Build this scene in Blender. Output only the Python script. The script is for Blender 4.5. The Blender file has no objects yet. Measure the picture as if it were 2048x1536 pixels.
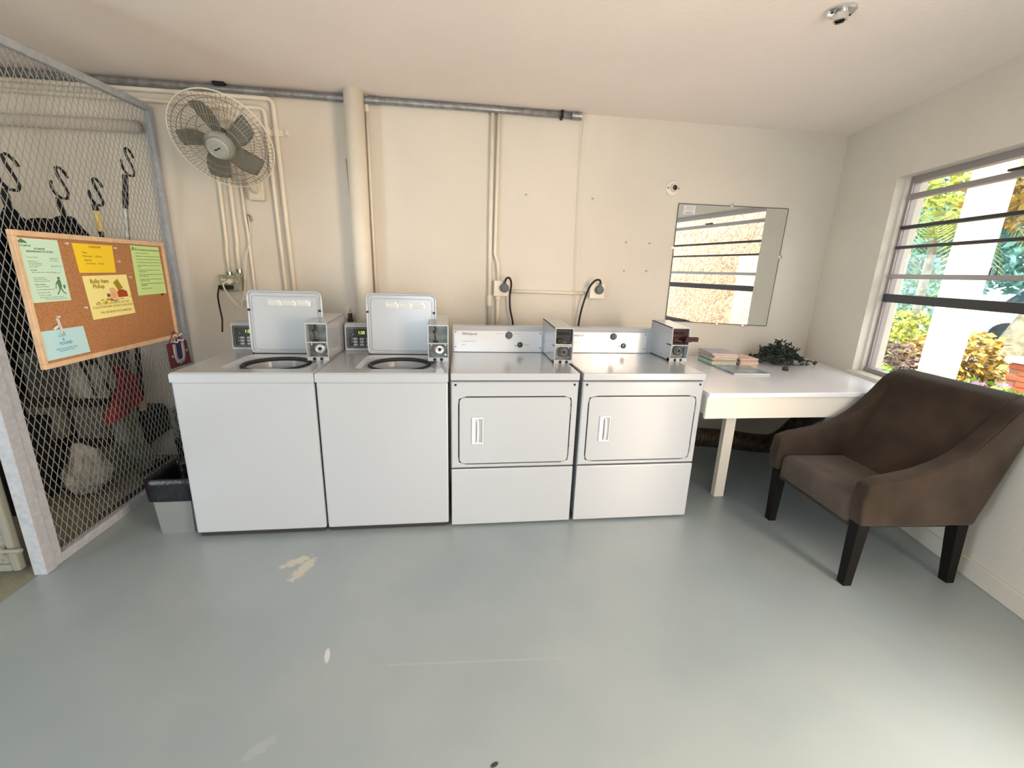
import bpy, bmesh, math, random
from mathutils import Vector, Matrix, noise
random.seed(7)
C = bpy.context.scene.collection
SC = bpy.context.scene
PI = math.pi
# ------------------------------------------------------------------ camera
F, YAW, PIT, ROL = 859.4935, 0.1323324, -0.2577472, 0.0319594
def cam_basis(y, p, r):
    cy, sy, cp, sp, cr, sr = math.cos(y), math.sin(y), math.cos(p), math.sin(p), math.cos(r), math.sin(r)
    f = Vector((sy*cp, cy*cp, sp)); ri = Vector((cy, -sy, 0)); up = ri.cross(f)
    return cr*ri+sr*up, -sr*ri+cr*up, f
ri, up, fw = cam_basis(YAW, PIT, ROL)
cam = bpy.data.cameras.new('camera'); co = bpy.data.objects.new('camera', cam); C.objects.link(co)
co.matrix_world = Matrix(((ri.x, up.x, -fw.x, 1.42071), (ri.y, up.y, -fw.y, -2.271806), (ri.z, up.z, -fw.z, 1.481252), (0, 0, 0, 1)))
cam.sensor_width = 36; cam.lens = F/2048*36; cam.clip_start = 0.05; cam.clip_end = 300
SC.camera = co
SC.view_settings.view_transform = 'Standard'; SC.view_settings.look = 'None'
SC.view_settings.exposure = 0.06; SC.view_settings.gamma = 1; SC.view_settings.use_curve_mapping = False
SC.cycles.max_bounces = 10; SC.cycles.diffuse_bounces = 6; SC.cycles.transparent_max_bounces = 16
# ------------------------------------------------------------------ world, sun, daylight
w = bpy.data.worlds.new('sky'); SC.world = w; w.use_nodes = True
wn = w.node_tree.nodes; wb = wn['Background']; wb.inputs[0].default_value = (0.80, 0.91, 1, 1); wb.inputs[1].default_value = 7.0
SUNV = Vector((-0.35, -1.0, 0.95)).normalized()
sl = bpy.data.lights.new('sun', 'SUN'); sl.energy = 11.0; sl.angle = 0.01; sl.color = (1, 0.95, 0.86)
so = bpy.data.objects.new('sun', sl); C.objects.link(so); so.rotation_euler = SUNV.to_track_quat('Z', 'Y').to_euler()
def area(name, loc, direc, sx, sy, e, col):
    l = bpy.data.lights.new(name, 'AREA'); l.shape = 'RECTANGLE'; l.size = sx; l.size_y = sy; l.energy = e; l.color = col
    o = bpy.data.objects.new(name, l); C.objects.link(o); o.location = loc
    o.rotation_euler = (-Vector(direc)).to_track_quat('Z', 'Y').to_euler(); return o
XC, W, ANG, H, FY = 4.5068, 1.165, 0.22779, 2.598, -4.5
ca, sa = math.cos(ANG), math.sin(ANG)
def RW(t, z, off=0.0): return Vector((XC-sa*t+ca*off, W-ca*t-sa*off, z))
area('daylight_front_window', (1.3, FY-0.12, 1.45), (0, 1, 0.0), 1.7, 1.1, 9, (0.80, 0.92, 1.0))
area('fill_left_opening', (-2.72, -3.3, 1.1), (1, 0.12, 0.0), 1.1, 2.1, 76, (0.76, 0.93, 1.0))  # unseen cool fill lamp, added to light the right wall and chair
area('warm_fill_side_opening', RW(3.85, 1.05, 0.14), (-ca, sa, -0.42), 1.0, 2.0, 150, (1.0, 0.78, 0.57))  # unseen warm fill lamp, added to brighten the floor and right side
# ------------------------------------------------------------------ materials
def mat(name, col, rough=0.5, metal=0.0, var=0.0, vscale=8, bump=0.0, bscale=60, spec=0.5, coat=0.0, col2=None, sheen=0.0, emit=None, estr=1.0):
    m = bpy.data.materials.new(name); m.use_nodes = True; n = m.node_tree.nodes; L = m.node_tree.links
    b = n['Principled BSDF']; b.inputs['Base Color'].default_value = (*col, 1); b.inputs['Roughness'].default_value = rough
    b.inputs['Metallic'].default_value = metal; b.inputs['Specular IOR Level'].default_value = spec; b.inputs['Coat Weight'].default_value = coat; b.inputs['Coat Roughness'].default_value = 0.16
    if sheen: b.inputs['Sheen Weight'].default_value = sheen; b.inputs['Sheen Roughness'].default_value = 0.4
    if emit: b.inputs['Emission Color'].default_value = (*emit, 1); b.inputs['Emission Strength'].default_value = estr
    tc = n.new('ShaderNodeTexCoord')
    if var or col2:
        nz = n.new('ShaderNodeTexNoise'); nz.inputs['Scale'].default_value = vscale; nz.inputs['Detail'].default_value = 4
        L.new(tc.outputs['Object'], nz.inputs['Vector'])
        r = n.new('ShaderNodeValToRGB'); c2 = col2 or tuple(min(1, c*(1+var)) for c in col); c1 = col if col2 else tuple(c*(1-var) for c in col)
        r.color_ramp.elements[0].color = (*c1, 1); r.color_ramp.elements[1].color = (*c2, 1)
        r.color_ramp.elements[0].position = 0.35; r.color_ramp.elements[1].position = 0.65
        L.new(nz.outputs['Fac'], r.inputs[0]); L.new(r.outputs[0], b.inputs['Base Color'])
    if bump:
        nb = n.new('ShaderNodeTexNoise'); nb.inputs['Scale'].default_value = bscale; nb.inputs['Detail'].default_value = 3
        L.new(tc.outputs['Object'], nb.inputs['Vector'])
        bp = n.new('ShaderNodeBump'); bp.inputs['Strength'].default_value = bump; bp.inputs['Distance'].default_value = 0.01
        L.new(nb.outputs['Fac'], bp.inputs['Height']); L.new(bp.outputs[0], b.inputs['Normal'])
    return m
M = {}
M['wall'] = mat('painted_wall', (0.655, 0.61, 0.535), 0.6, var=0.03, vscale=1.6, bump=0.12, bscale=45)
M['ceiling'] = mat('ceiling_paint', (0.84, 0.765, 0.72), 0.8, var=0.02, vscale=1.2, bump=0.15, bscale=60)
M['extwall'] = mat('exterior_paint', (0.9, 0.62, 0.42), 0.9, bump=0.2, bscale=30)
M['pipe'] = mat('cream_pipe_paint', (0.76, 0.71, 0.61), 0.45, var=0.03, vscale=9)
M['galv'] = mat('galvanised_conduit', (0.30, 0.31, 0.32), 0.42, 0.6, var=0.2, vscale=30)
M['white'] = mat('white_enamel', (0.385, 0.415, 0.455), 0.28, coat=0.8, bump=0.02, bscale=300)
M['whiteplastic'] = mat('white_plastic', (0.70, 0.71, 0.72), 0.35)
M['consolewhite'] = mat('console_silver_white', (0.66, 0.68, 0.71), 0.24, 0.25)
M['black'] = mat('black_plastic', (0.008, 0.008, 0.010), 0.45, spec=0.3)
M['darkgap'] = mat('gasket_and_gap_shade', (0.02, 0.02, 0.022), 0.7)  # gaskets and small dark parts, also strips that stand for shade in gaps
M['panelblack'] = mat('display_glass', (0.008, 0.01, 0.012), 0.12)
M['grey'] = mat('grey_plastic', (0.085, 0.095, 0.11), 0.45)
M['keys'] = mat('grey_keys', (0.35, 0.38, 0.4), 0.5)
M['darksteel'] = mat('dark_meter_steel', (0.13, 0.14, 0.135), 0.4, 0.7, var=0.3, vscale=25)
M['steel'] = mat('brushed_steel', (0.30, 0.31, 0.30), 0.35, 0.85, var=0.25, vscale=25)
M['chrome'] = mat('chrome', (0.75, 0.75, 0.75), 0.12, 1.0)
M['mirror'] = mat('mirror_silvering', (0.9, 0.92, 0.9), 0.0, 1.0)
M['led'] = mat('green_led', (0.1, 0.3, 0.02), 0.5, emit=(0.65, 1.0, 0.1), estr=2.0)
M['greenlens'] = mat('green_lens', (0.01, 0.10, 0.04), 0.2)
M['cagepaint'] = mat('grey_cage_paint', (0.36, 0.39, 0.44), 0.5, var=0.10, vscale=40, bump=0.1, bscale=90)
M['wire'] = mat('mesh_wire', (0.36, 0.38, 0.38), 0.5, 0.4)
M['oldpipe'] = mat('dusty_grey_pipe', (0.50, 0.47, 0.43), 0.8)
M['coinred'] = mat('red_brown_plastic', (0.030, 0.007, 0.005), 0.5, spec=0.3)
M['cork'] = mat('cork', (0.40, 0.18, 0.07), 0.9, col2=(0.52, 0.26, 0.12), vscale=130, bump=0.4, bscale=160)
M['pine'] = mat('pine_frame', (0.72, 0.52, 0.34), 0.55, var=0.1, vscale=20)
M['mint'] = mat('mint_paper', (0.60, 0.86, 0.72), 0.8)
M['yellow'] = mat('golden_paper', (0.95, 0.68, 0.03), 0.8)
M['lemon'] = mat('lemon_paper', (0.93, 0.88, 0.36), 0.8)
M['lime'] = mat('lime_paper', (0.62, 0.86, 0.36), 0.8)
M['blue'] = mat('blue_paper', (0.50, 0.80, 0.90), 0.8)
M['inkg'] = mat('green_ink', (0.10, 0.25, 0.16), 0.8)
M['inky'] = mat('olive_ink', (0.35, 0.27, 0.01), 0.8)
M['inkb'] = mat('blue_ink', (0.08, 0.38, 0.50), 0.8)
M['inkk'] = mat('grey_ink', (0.10, 0.12, 0.12), 0.8)
M['inkr'] = mat('brick_red_ink', (0.40, 0.06, 0.02), 0.8)
M['inkp'] = mat('peach_ink', (0.85, 0.50, 0.30), 0.8)
M['inko'] = mat('ochre_ink', (0.55, 0.36, 0.02), 0.8)
M['maroon'] = mat('maroon_wood', (0.13, 0.015, 0.03), 0.6, var=0.3, vscale=30)
M['navy'] = mat('navy_paint', (0.02, 0.02, 0.13), 0.6)
M['silver'] = mat('silver_glitter', (0.55, 0.53, 0.55), 0.5, 0.3, var=0.2, vscale=200)
M['tabletop'] = mat('white_laminate', (0.84, 0.845, 0.91), 0.25, var=0.015, vscale=4, coat=0.8)
M['tablepaint'] = mat('cream_white_paint', (0.72, 0.68, 0.61), 0.5)
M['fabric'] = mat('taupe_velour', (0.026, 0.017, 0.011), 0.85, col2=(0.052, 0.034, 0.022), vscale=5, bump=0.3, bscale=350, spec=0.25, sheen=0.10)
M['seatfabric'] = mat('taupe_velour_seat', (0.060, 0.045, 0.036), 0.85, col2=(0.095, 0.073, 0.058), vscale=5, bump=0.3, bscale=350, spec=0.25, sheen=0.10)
M['espresso'] = mat('espresso_wood', (0.005, 0.004, 0.004), 0.6, spec=0.2)
M['duct'] = mat('brown_lit_foil', (0.10, 0.075, 0.055), 0.38, 0.75, var=0.35, vscale=30)  # silver foil with its brown lighting put into the colour
M['greenwire'] = mat('dark_green_wire', (0.008, 0.02, 0.014), 0.45)
M['bag'] = mat('black_bin_liner', (0.006, 0.006, 0.009), 0.3, spec=0.35, bump=0.6, bscale=18)
M['bin'] = mat('grey_bin_plastic', (0.17, 0.185, 0.185), 0.5)
M['alu'] = mat('aluminium_window', (0.34, 0.31, 0.31), 0.5, 0.5)
M['gatepaint'] = mat('grey_green_gate_paint', (0.22, 0.23, 0.20), 0.6)
M['aludark'] = mat('silhouetted_window_bar', (0.045, 0.04, 0.04), 0.5, 0.5)  # window metal darkened, its silhouette against the sky put into the colour
M['fan'] = mat('fan_grey_plastic', (0.34, 0.36, 0.33), 0.4)
M['fanblade'] = mat('smoky_fan_blade', (0.29, 0.30, 0.27), 0.35)
M['fanwire'] = mat('fan_guard_wire', (0.26, 0.235, 0.19), 0.45, 0.3)
M['fanbody'] = mat('fan_cream_body', (0.66, 0.62, 0.52), 0.5)
M['cord'] = mat('white_cord', (0.70, 0.66, 0.56), 0.5)
M['red'] = mat('red_cloth', (0.17, 0.008, 0.014), 0.85, var=0.2, vscale=10)
M['greycloth'] = mat('grey_canvas', (0.17, 0.19, 0.175), 0.9, var=0.25, vscale=12, bump=0.4, bscale=40)
M['olivecloth'] = mat('olive_canvas', (0.12, 0.12, 0.08), 0.9, var=0.3, vscale=12)
M['blackcloth'] = mat('black_cloth', (0.005, 0.005, 0.009), 0.95, spec=0.1)
M['yellowtape'] = mat('yellow_handle', (0.72, 0.60, 0.20), 0.5)
M['tan'] = mat('tan_wood', (0.55, 0.38, 0.20), 0.6)
M['block'] = mat('concrete_block', (0.22, 0.23, 0.215), 0.95, var=0.15, vscale=14, bump=0.5, bscale=50)
M['plank'] = mat('dark_plank', (0.03, 0.024, 0.02), 0.7)
M['locker'] = mat('black_cabinet', (0.007, 0.008, 0.010), 0.7, spec=0.2)
M['plasticbag'] = mat('white_plastic_bag', (0.36, 0.37, 0.36), 0.4)
M['leafplastic'] = mat('dark_green_leaf', (0.02, 0.10, 0.05), 0.5)
M['cardboard'] = mat('grey_carton', (0.10, 0.11, 0.105), 0.8)
M['gatepanel'] = mat('tan_grey_gate_sheet', (0.26, 0.25, 0.20), 0.8, var=0.2, vscale=60, bump=0.5, bscale=120)
M['porcelain'] = mat('white_porcelain', (0.74, 0.70, 0.64), 0.3)
M['bakelite'] = mat('brown_socket', (0.05, 0.03, 0.025), 0.4)
M['ductbox'] = mat('weathered_steel_box', (0.34, 0.34, 0.27), 0.55, 0.4, var=0.3, vscale=30)
M['stucco'] = mat('peach_stucco', (0.92, 0.62, 0.42), 0.9)
M['pillar'] = mat('pale_peach_pillar', (0.62, 0.46, 0.32), 0.9, bump=0.2)
M['road'] = mat('pale_road', (0.42, 0.42, 0.43), 0.9, var=0.05, vscale=1)
M['mulch'] = mat('mulch_bed', (0.09, 0.05, 0.035), 0.95, col2=(0.2, 0.13, 0.09), vscale=25, bump=0.6, bscale=30)
M['bark'] = mat('mottled_bark', (0.12, 0.09, 0.05), 0.9, col2=(0.28, 0.24, 0.16), vscale=9, bump=1.0, bscale=14)
M['brick'] = mat('orange_brick', (0.40, 0.10, 0.04), 0.9, var=0.15, vscale=20)
M['mortar'] = mat('mortar', (0.30, 0.13, 0.08), 0.95)
M['concrete'] = mat('pale_concrete', (0.7, 0.66, 0.62), 0.9, var=0.06)
def leafmat(name, c, c2):
    m = mat(name, c, 0.55, col2=c2, vscale=3.5); b = m.node_tree.nodes['Principled BSDF']
    b.inputs['Subsurface Weight'].default_value = 0.0; return m
M['lg'] = leafmat('lime_leaves', (0.10, 0.22, 0.015), (0.26, 0.38, 0.04))
M['yg'] = leafmat('yellow_green_leaves', (0.20, 0.23, 0.02), (0.38, 0.35, 0.04))
M['or'] = leafmat('orange_croton_leaves', (0.22, 0.12, 0.02), (0.42, 0.26, 0.04))
M['teal'] = leafmat('blue_green_leaves', (0.02, 0.09, 0.075), (0.09, 0.22, 0.17))
M['gr'] = leafmat('green_leaves', (0.04, 0.11, 0.03), (0.15, 0.25, 0.08))
M['pk'] = leafmat('magenta_petals', (0.55, 0.07, 0.25), (0.6, 0.16, 0.36))
M['br'] = leafmat('bronze_leaves', (0.08, 0.04, 0.03), (0.20, 0.11, 0.08))
M['carblue'] = mat('dark_blue_car_paint', (0.04, 0.07, 0.16), 0.25, coat=0.6)
M['carteal'] = mat('turquoise_car_paint', (0.04, 0.20, 0.30), 0.25, coat=0.6)
M['carwhite'] = mat('white_car_paint', (0.8, 0.8, 0.82), 0.25, coat=0.6)
M['carglass'] = mat('car_glass', (0.03, 0.05, 0.06), 0.08)
M['rubber'] = mat('tyre_rubber', (0.02, 0.02, 0.02), 0.8)
M['redlens'] = mat('red_lens', (0.6, 0.03, 0.05), 0.3)
def glassmat():
    m = bpy.data.materials.new('window_glass'); m.use_nodes = True; n = m.node_tree.nodes; L = m.node_tree.links; n.clear()
    o = n.new('ShaderNodeOutputMaterial'); t = n.new('ShaderNodeBsdfTransparent'); g = n.new('ShaderNodeBsdfGlossy'); g.inputs['Roughness'].default_value = 0.02
    lf = n.new('ShaderNodeLayerWeight'); lf.inputs[0].default_value = 0.5; lp = n.new('ShaderNodeMath'); lp.operation = 'POWER'; lp.inputs[1].default_value = 5.0; L.new(lf.outputs['Facing'], lp.inputs[0])
    lw = n.new('ShaderNodeMath'); lw.operation = 'MULTIPLY_ADD'; lw.inputs[1].default_value = 0.6; lw.inputs[2].default_value = 0.02; L.new(lp.outputs[0], lw.inputs[0]); mx = n.new('ShaderNodeMixShader'); t.inputs[0].default_value = (0.95, 0.98, 0.97, 1)
    L.new(lw.outputs[0], mx.inputs[0]); L.new(t.outputs[0], mx.inputs[1]); L.new(g.outputs[0], mx.inputs[2]); L.new(mx.outputs[0], o.inputs[0]); return m
M['glass'] = glassmat()
def stuccomat():
    m = M['stucco']; n = m.node_tree.nodes; L = m.node_tree.links; b = n['Principled BSDF']
    tc = n.new('ShaderNodeTexCoord'); nz = n.new('ShaderNodeTexNoise'); nz.inputs['Scale'].default_value = 2.2; nz.inputs['Detail'].default_value = 5
    mp = n.new('ShaderNodeMixRGB'); mp.inputs[0].default_value = 0.75
    L.new(tc.outputs['Object'], nz.inputs['Vector']); L.new(tc.outputs['Object'], mp.inputs[1]); L.new(nz.outputs['Color'], mp.inputs[2])
    v = n.new('ShaderNodeTexVoronoi'); v.feature = 'DISTANCE_TO_EDGE'; v.inputs['Scale'].default_value = 9.0; L.new(mp.outputs[0], v.inputs['Vector'])
    r = n.new('ShaderNodeValToRGB'); r.color_ramp.elements[0].color = (0.20, 0.085, 0.04, 1); r.color_ramp.elements[1].color = (0.50, 0.32, 0.20, 1)
    r.color_ramp.elements[0].position = 0.0; r.color_ramp.elements[1].position = 0.07; L.new(v.outputs[0], r.inputs[0]); L.new(r.outputs[0], b.inputs['Base Color'])
    bp = n.new('ShaderNodeBump'); bp.inputs['Strength'].default_value = 0.9; bp.inputs['Distance'].default_value = 0.03; L.new(v.outputs[0], bp.inputs['Height']); L.new(bp.outputs[0], b.inputs['Normal'])
stuccomat()
def floormat():
    m = mat('grey_floor_paint', (0.24, 0.275, 0.28), 0.33); n = m.node_tree.nodes; L = m.node_tree.links; b = n['Principled BSDF']
    tc = n.new('ShaderNodeTexCoord')
    def nz(s, d=4):
        x = n.new('ShaderNodeTexNoise'); x.inputs['Scale'].default_value = s; x.inputs['Detail'].default_value = d; L.new(tc.outputs['Object'], x.inputs['Vector']); return x
    a = nz(1.3); r = n.new('ShaderNodeValToRGB'); r.color_ramp.elements[0].color = (0.22, 0.272, 0.295, 1); r.color_ramp.elements[1].color = (0.27, 0.315, 0.33, 1)
    r.color_ramp.elements[0].position = .35; r.color_ramp.elements[1].position = .65; L.new(a.outputs['Fac'], r.inputs[0])
    cur = r.outputs[0]
    # worn scuffs, each at its own spot on the floor: (x, y, rx, ry, angle, colour, strength)
    for (sx, sy, rx, ry, an, col, st) in [(0.60, -0.25, 0.085, 0.028, 0.5, (0.52, 0.47, 0.38), 0.8), (0.655, -0.31, 0.03, 0.10, -0.35, (0.52, 0.47, 0.38), 0.75), (0.80, -1.17, 0.06, 0.02, 0.6, (0.42, 0.44, 0.43), 0.22), (0.915, -0.84, 0.008, 0.03, 0.2, (0.62, 0.64, 0.64), 0.7),
                                          (1.533, -1.292, 0.014, 0.007, 0.4, (0.01, 0.01, 0.01), 1.0), (1.45, -0.92, 0.42, 0.005, -0.05, (0.42, 0.44, 0.42), 0.22)]:
        mp = n.new('ShaderNodeMapping'); mp.vector_type = 'TEXTURE'; mp.inputs['Location'].default_value = (sx, sy, 0); mp.inputs['Rotation'].default_value = (0, 0, an); mp.inputs['Scale'].default_value = (rx, ry, 1)
        L.new(tc.outputs['Object'], mp.inputs['Vector'])
        ln = n.new('ShaderNodeVectorMath'); ln.operation = 'LENGTH'; L.new(mp.outputs[0], ln.inputs[0])
        nn = nz(40 if rx > .02 else 5, 3); ad = n.new('ShaderNodeMath'); ad.operation = 'MULTIPLY_ADD'; ad.inputs[1].default_value = 1.6; ad.inputs[2].default_value = -0.8; L.new(nn.outputs['Fac'], ad.inputs[0])
        s2 = n.new('ShaderNodeMath'); s2.operation = 'ADD'; L.new(ln.outputs['Value'], s2.inputs[0]); L.new(ad.outputs[0], s2.inputs[1])
        mr = n.new('ShaderNodeMapRange'); mr.inputs['From Min'].default_value = 1.1; mr.inputs['From Max'].default_value = 0.7; mr.inputs['To Max'].default_value = st; L.new(s2.outputs[0], mr.inputs['Value'])
        mx = n.new('ShaderNodeMixRGB'); mx.inputs[2].default_value = (*col, 1); L.new(mr.outputs[0], mx.inputs[0]); L.new(cur, mx.inputs[1]); cur = mx.outputs[0]
    L.new(cur, b.inputs['Base Color'])
    rr = n.new('ShaderNodeMapRange'); rr.inputs['To Min'].default_value = 0.34; rr.inputs['To Max'].default_value = 0.46; L.new(nz(6).outputs['Fac'], rr.inputs['Value']); b.inputs['Specular IOR Level'].default_value = 0.75; b.inputs['Coat Weight'].default_value = 0.6; b.inputs['Coat Roughness'].default_value = 0.27; L.new(rr.outputs[0], b.inputs['Roughness'])
    bp = n.new('ShaderNodeBump'); bp.inputs['Strength'].default_value = 0.10; bp.inputs['Distance'].default_value = 0.004; L.new(nz(25, 4).outputs['Fac'], bp.inputs['Height']); L.new(bp.outputs[0], b.inputs['Normal'])
    return m
M['floor'] = floormat()
M['cagefloor'] = mat('storage_floor', (0.15, 0.145, 0.11), 0.8, col2=(0.22, 0.215, 0.17), vscale=6, bump=0.2)
# ------------------------------------------------------------------ geometry helpers
def root_of(o):
    while o.parent: o = o.parent
    return o
PIECES = {'arm': 'arm', 'screws': 'screw', 'slot': 'slot', 'coupling': 'coupling', 'levelling_feet': 'levelling_foot', 'bumpers': 'bumper', 'indicator_lights': 'indicator_light', 'keys': 'key', 'hinges': 'hinge', 'strap': 'strap', 'connectors': 'connector',
          'tail_light': 'tail_light', 'seam_shade': 'seam_shade', 'receptacle_face': 'receptacle_face', 'bow': 'ribbon_loop', 'bow_knot': 'ribbon_knot', 'piping': 'piping', 'cover': 'cover', 'window_latch': 'window_latch'}
def islands(bm):
    bm.verts.ensure_lookup_table(); seen = set(); out = []
    for v in bm.verts:
        if v.index in seen: continue
        st = [v]; seen.add(v.index); comp = []
        while st:
            x = st.pop(); comp.append(x)
            for e in x.link_edges:
                y = e.other_vert(x)
                if y.index not in seen: seen.add(y.index); st.append(y)
        out.append(comp)
    return out
def obj(name, bm, m, parent=None, world=True, smooth=False, label=None):
    if name in PIECES:   # every separate piece becomes a part of its own
        bm.verts.index_update(); isl = islands(bm); name = PIECES[name]
        if len(isl) > 1:
            last = None
            for comp in isl:
                ids = {v.index for v in comp}; b2 = bm.copy(); b2.verts.ensure_lookup_table()
                bmesh.ops.delete(b2, geom=[v for v in b2.verts if v.index not in ids], context='VERTS'); last = obj(name+' ', b2, m, parent, world, smooth, label); 
            bm.free(); return last
    name = name.strip()
    if parent is not None and world:
        rt = root_of(parent)
        mw = Matrix.Translation(rt.location) @ rt.rotation_euler.to_matrix().to_4x4()
        bmesh.ops.transform(bm, matrix=mw.inverted(), verts=bm.verts)
    me = bpy.data.meshes.new(name); bm.to_mesh(me); bm.free(); me.materials.append(M[m] if isinstance(m, str) else m)
    if smooth: me.polygons.foreach_set('use_smooth', [True]*len(me.polygons))
    o = bpy.data.objects.new(name, me); C.objects.link(o)
    if parent is not None: o.parent = parent
    if label: o['label'] = label
    return o
def thing(name, label, cat, loc=(0, 0, 0), rz=0, group=None):
    o = bpy.data.objects.new(name, None); o.empty_display_size = 0.05; C.objects.link(o); o.location = loc; o.rotation_euler = (0, 0, rz)
    return tag(o, label, cat, group)
def tag(o, label, cat, group=None, kind=None):
    o['label'] = label; o['category'] = cat
    if group: o['group'] = group
    if kind: o['kind'] = kind
    return o
def struct(name, bm, m, parent=None, smooth=False):
    o = obj(name, bm, m, parent, smooth=smooth)
    if parent is None: o['kind'] = 'structure'
    return o
def single(name, bm, m, label, cat, group=None, smooth=False, kind=None):   # a one-mesh thing with its origin at its base
    vs = [v.co for v in bm.verts]; c = Vector((sum(v.x for v in vs)/len(vs), sum(v.y for v in vs)/len(vs), min(v.z for v in vs)))
    bmesh.ops.translate(bm, vec=-c, verts=bm.verts); o = obj(name, bm, m, None, smooth=smooth); o.location = c
    return tag(o, label, cat, group, kind)
def copy_tree(o, parent=None):
    c = o.copy(); C.objects.link(c); c.parent = parent
    for ch in list(o.children): copy_tree(ch, c)
    return c
def B(): return bmesh.new()
def bx(bm, x0, x1, y0, y1, z0, z1, bev=0.0, seg=2, mtx=None):
    r = bmesh.ops.create_cube(bm, size=1.0); vs = r['verts']
    for v in vs: v.co = Vector(((x0+x1)/2+v.co.x*(x1-x0), (y0+y1)/2+v.co.y*(y1-y0), (z0+z1)/2+v.co.z*(z1-z0)))
    if bev > 0:
        es = list({e for v in vs for e in v.link_edges}); nb = bmesh.ops.bevel(bm, geom=es, offset=bev, segments=seg, profile=0.5, affect='EDGES'); vs = list({v for f in nb['faces'] for v in f.verts}|{v for v in vs if v.is_valid})
    if mtx is not None: bmesh.ops.transform(bm, matrix=mtx, verts=[v for v in vs if v.is_valid])
    return bm
def frame_of(d):
    d = d.normalized(); a = Vector((0, 0, 1)) if abs(d.z) < 0.9 else Vector((0, 1, 0)); u = d.cross(a).normalized(); return u, d.cross(u).normalized()
def tube(bm, pts, r, n=10, cap=True, radii=None):
    pts = [Vector(p) for p in pts]; rings = []; u = None
    for i, p in enumerate(pts):
        d = (pts[min(i+1, len(pts)-1)]-pts[max(i-1, 0)]).normalized()
        if u is None: u, v = frame_of(d)
        else:
            u = (u-d*u.dot(d)).normalized(); v = d.cross(u)
        rr = radii[i] if radii else r
        rings.append([bm.verts.new(p+rr*(math.cos(2*PI*k/n)*u+math.sin(2*PI*k/n)*v)) for k in range(n)])
    for a, b in zip(rings, rings[1:]):
        for k in range(n): bm.faces.new((a[k], a[(k+1) % n], b[(k+1) % n], b[k]))
    if cap: bm.faces.new(rings[0][::-1]); bm.faces.new(rings[-1])
    return bm
def torus(bm, c, ax, R, r, n=48, k=6):
    c = Vector(c); u, v = frame_of(Vector(ax)); ax = Vector(ax).normalized(); rg = []
    for i in range(n):
        a = 2*PI*i/n; d = math.cos(a)*u+math.sin(a)*v
        rg.append([bm.verts.new(c+R*d+r*(math.cos(2*PI*j/k)*d+math.sin(2*PI*j/k)*ax)) for j in range(k)])
    for i in range(n):
        a, b = rg[i], rg[(i+1) % n]
        for j in range(k): bm.faces.new((a[j], b[j], b[(j+1) % k], a[(j+1) % k]))
    return bm
def lathe(bm, c, ax, prof, n=32):   # prof: (radius, height) pairs along ax
    c = Vector(c); u, v = frame_of(Vector(ax)); ax = Vector(ax).normalized(); rg = []
    for (r, h) in prof:
        if r < 1e-6: rg.append([bm.verts.new(c+ax*h)])
        else: rg.append([bm.verts.new(c+ax*h+r*(math.cos(2*PI*i/n)*u+math.sin(2*PI*i/n)*v)) for i in range(n)])
    for a, b in zip(rg, rg[1:]):
        for i in range(n):
            j = (i+1) % n
            if len(a) == 1 and len(b) == 1: continue
            if len(a) == 1: bm.faces.new((a[0], b[j], b[i]))
            elif len(b) == 1: bm.faces.new((a[i], a[j], b[0]))
            else: bm.faces.new((a[i], a[j], b[j], b[i]))
    bmesh.ops.recalc_face_normals(bm, faces=bm.faces)
    return bm
def smooth_path(pts, n=8):
    pts = [Vector(p) for p in pts]; out = []
    P = [2*pts[0]-pts[1]]+pts+[2*pts[-1]-pts[-2]]
    for i in range(1, len(P)-2):
        for k in range(n):
            t = k/n; a, b, c, d = P[i-1], P[i], P[i+1], P[i+2]
            out.append(0.5*((2*b)+(-a+c)*t+(2*a-5*b+4*c-d)*t*t+(-a+3*b-3*c+d)*t**3))
    out.append(pts[-1]); return out
def prism(bm, poly, org, r, u, nrm, depth, bev=0.0, seg=2):   # poly 2D in (r,u), extruded along nrm
    org, r, u, nrm = Vector(org), Vector(r), Vector(u), Vector(nrm)
    a = [bm.verts.new(org+p[0]*r+p[1]*u) for p in poly]; b = [bm.verts.new(org+p[0]*r+p[1]*u+nrm*depth) for p in poly]; n = len(poly)
    fs = [bm.faces.new(a), bm.faces.new(b[::-1])]
    for i in range(n): fs.append(bm.faces.new((a[i], b[i], b[(i+1) % n], a[(i+1) % n])))
    bmesh.ops.recalc_face_normals(bm, faces=fs)
    if bev: 
        es = list({e for f in fs for e in f.edges}); bmesh.ops.bevel(bm, geom=es, offset=bev, segments=seg, profile=0.5, affect='EDGES', clamp_overlap=True)
    return bm
def rrect(w, h, r, n=5, cx=0, cy=0):
    out = []
    for (sx, sy, a0) in ((1, 1, 0), (-1, 1, PI/2), (-1, -1, PI), (1, -1, 1.5*PI)):
        for i in range(n+1):
            a = a0+PI/2*i/n; out.append((cx+sx*(w/2-r)+r*math.cos(a), cy+sy*(h/2-r)+r*math.sin(a)))
    return out
def bar(bm, p, q, wd, hd=None, upv=(0, 0, 1)):   # rectangular bar from p to q
    p, q = Vector(p), Vector(q); hd = hd or wd; d = (q-p).normalized(); s = d.cross(Vector(upv)).normalized(); t = s.cross(d)
    rs = []
    for c in (p, q): rs.append([bm.verts.new(c+s*wd/2*i+t*hd/2*j) for i, j in ((-1, -1), (1, -1), (1, 1), (-1, 1))])
    for k in range(4): bm.faces.new((rs[0][k], rs[0][(k+1) % 4], rs[1][(k+1) % 4], rs[1][k]))
    bm.faces.new(rs[0][::-1]); bm.faces.new(rs[1]); return bm
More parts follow.
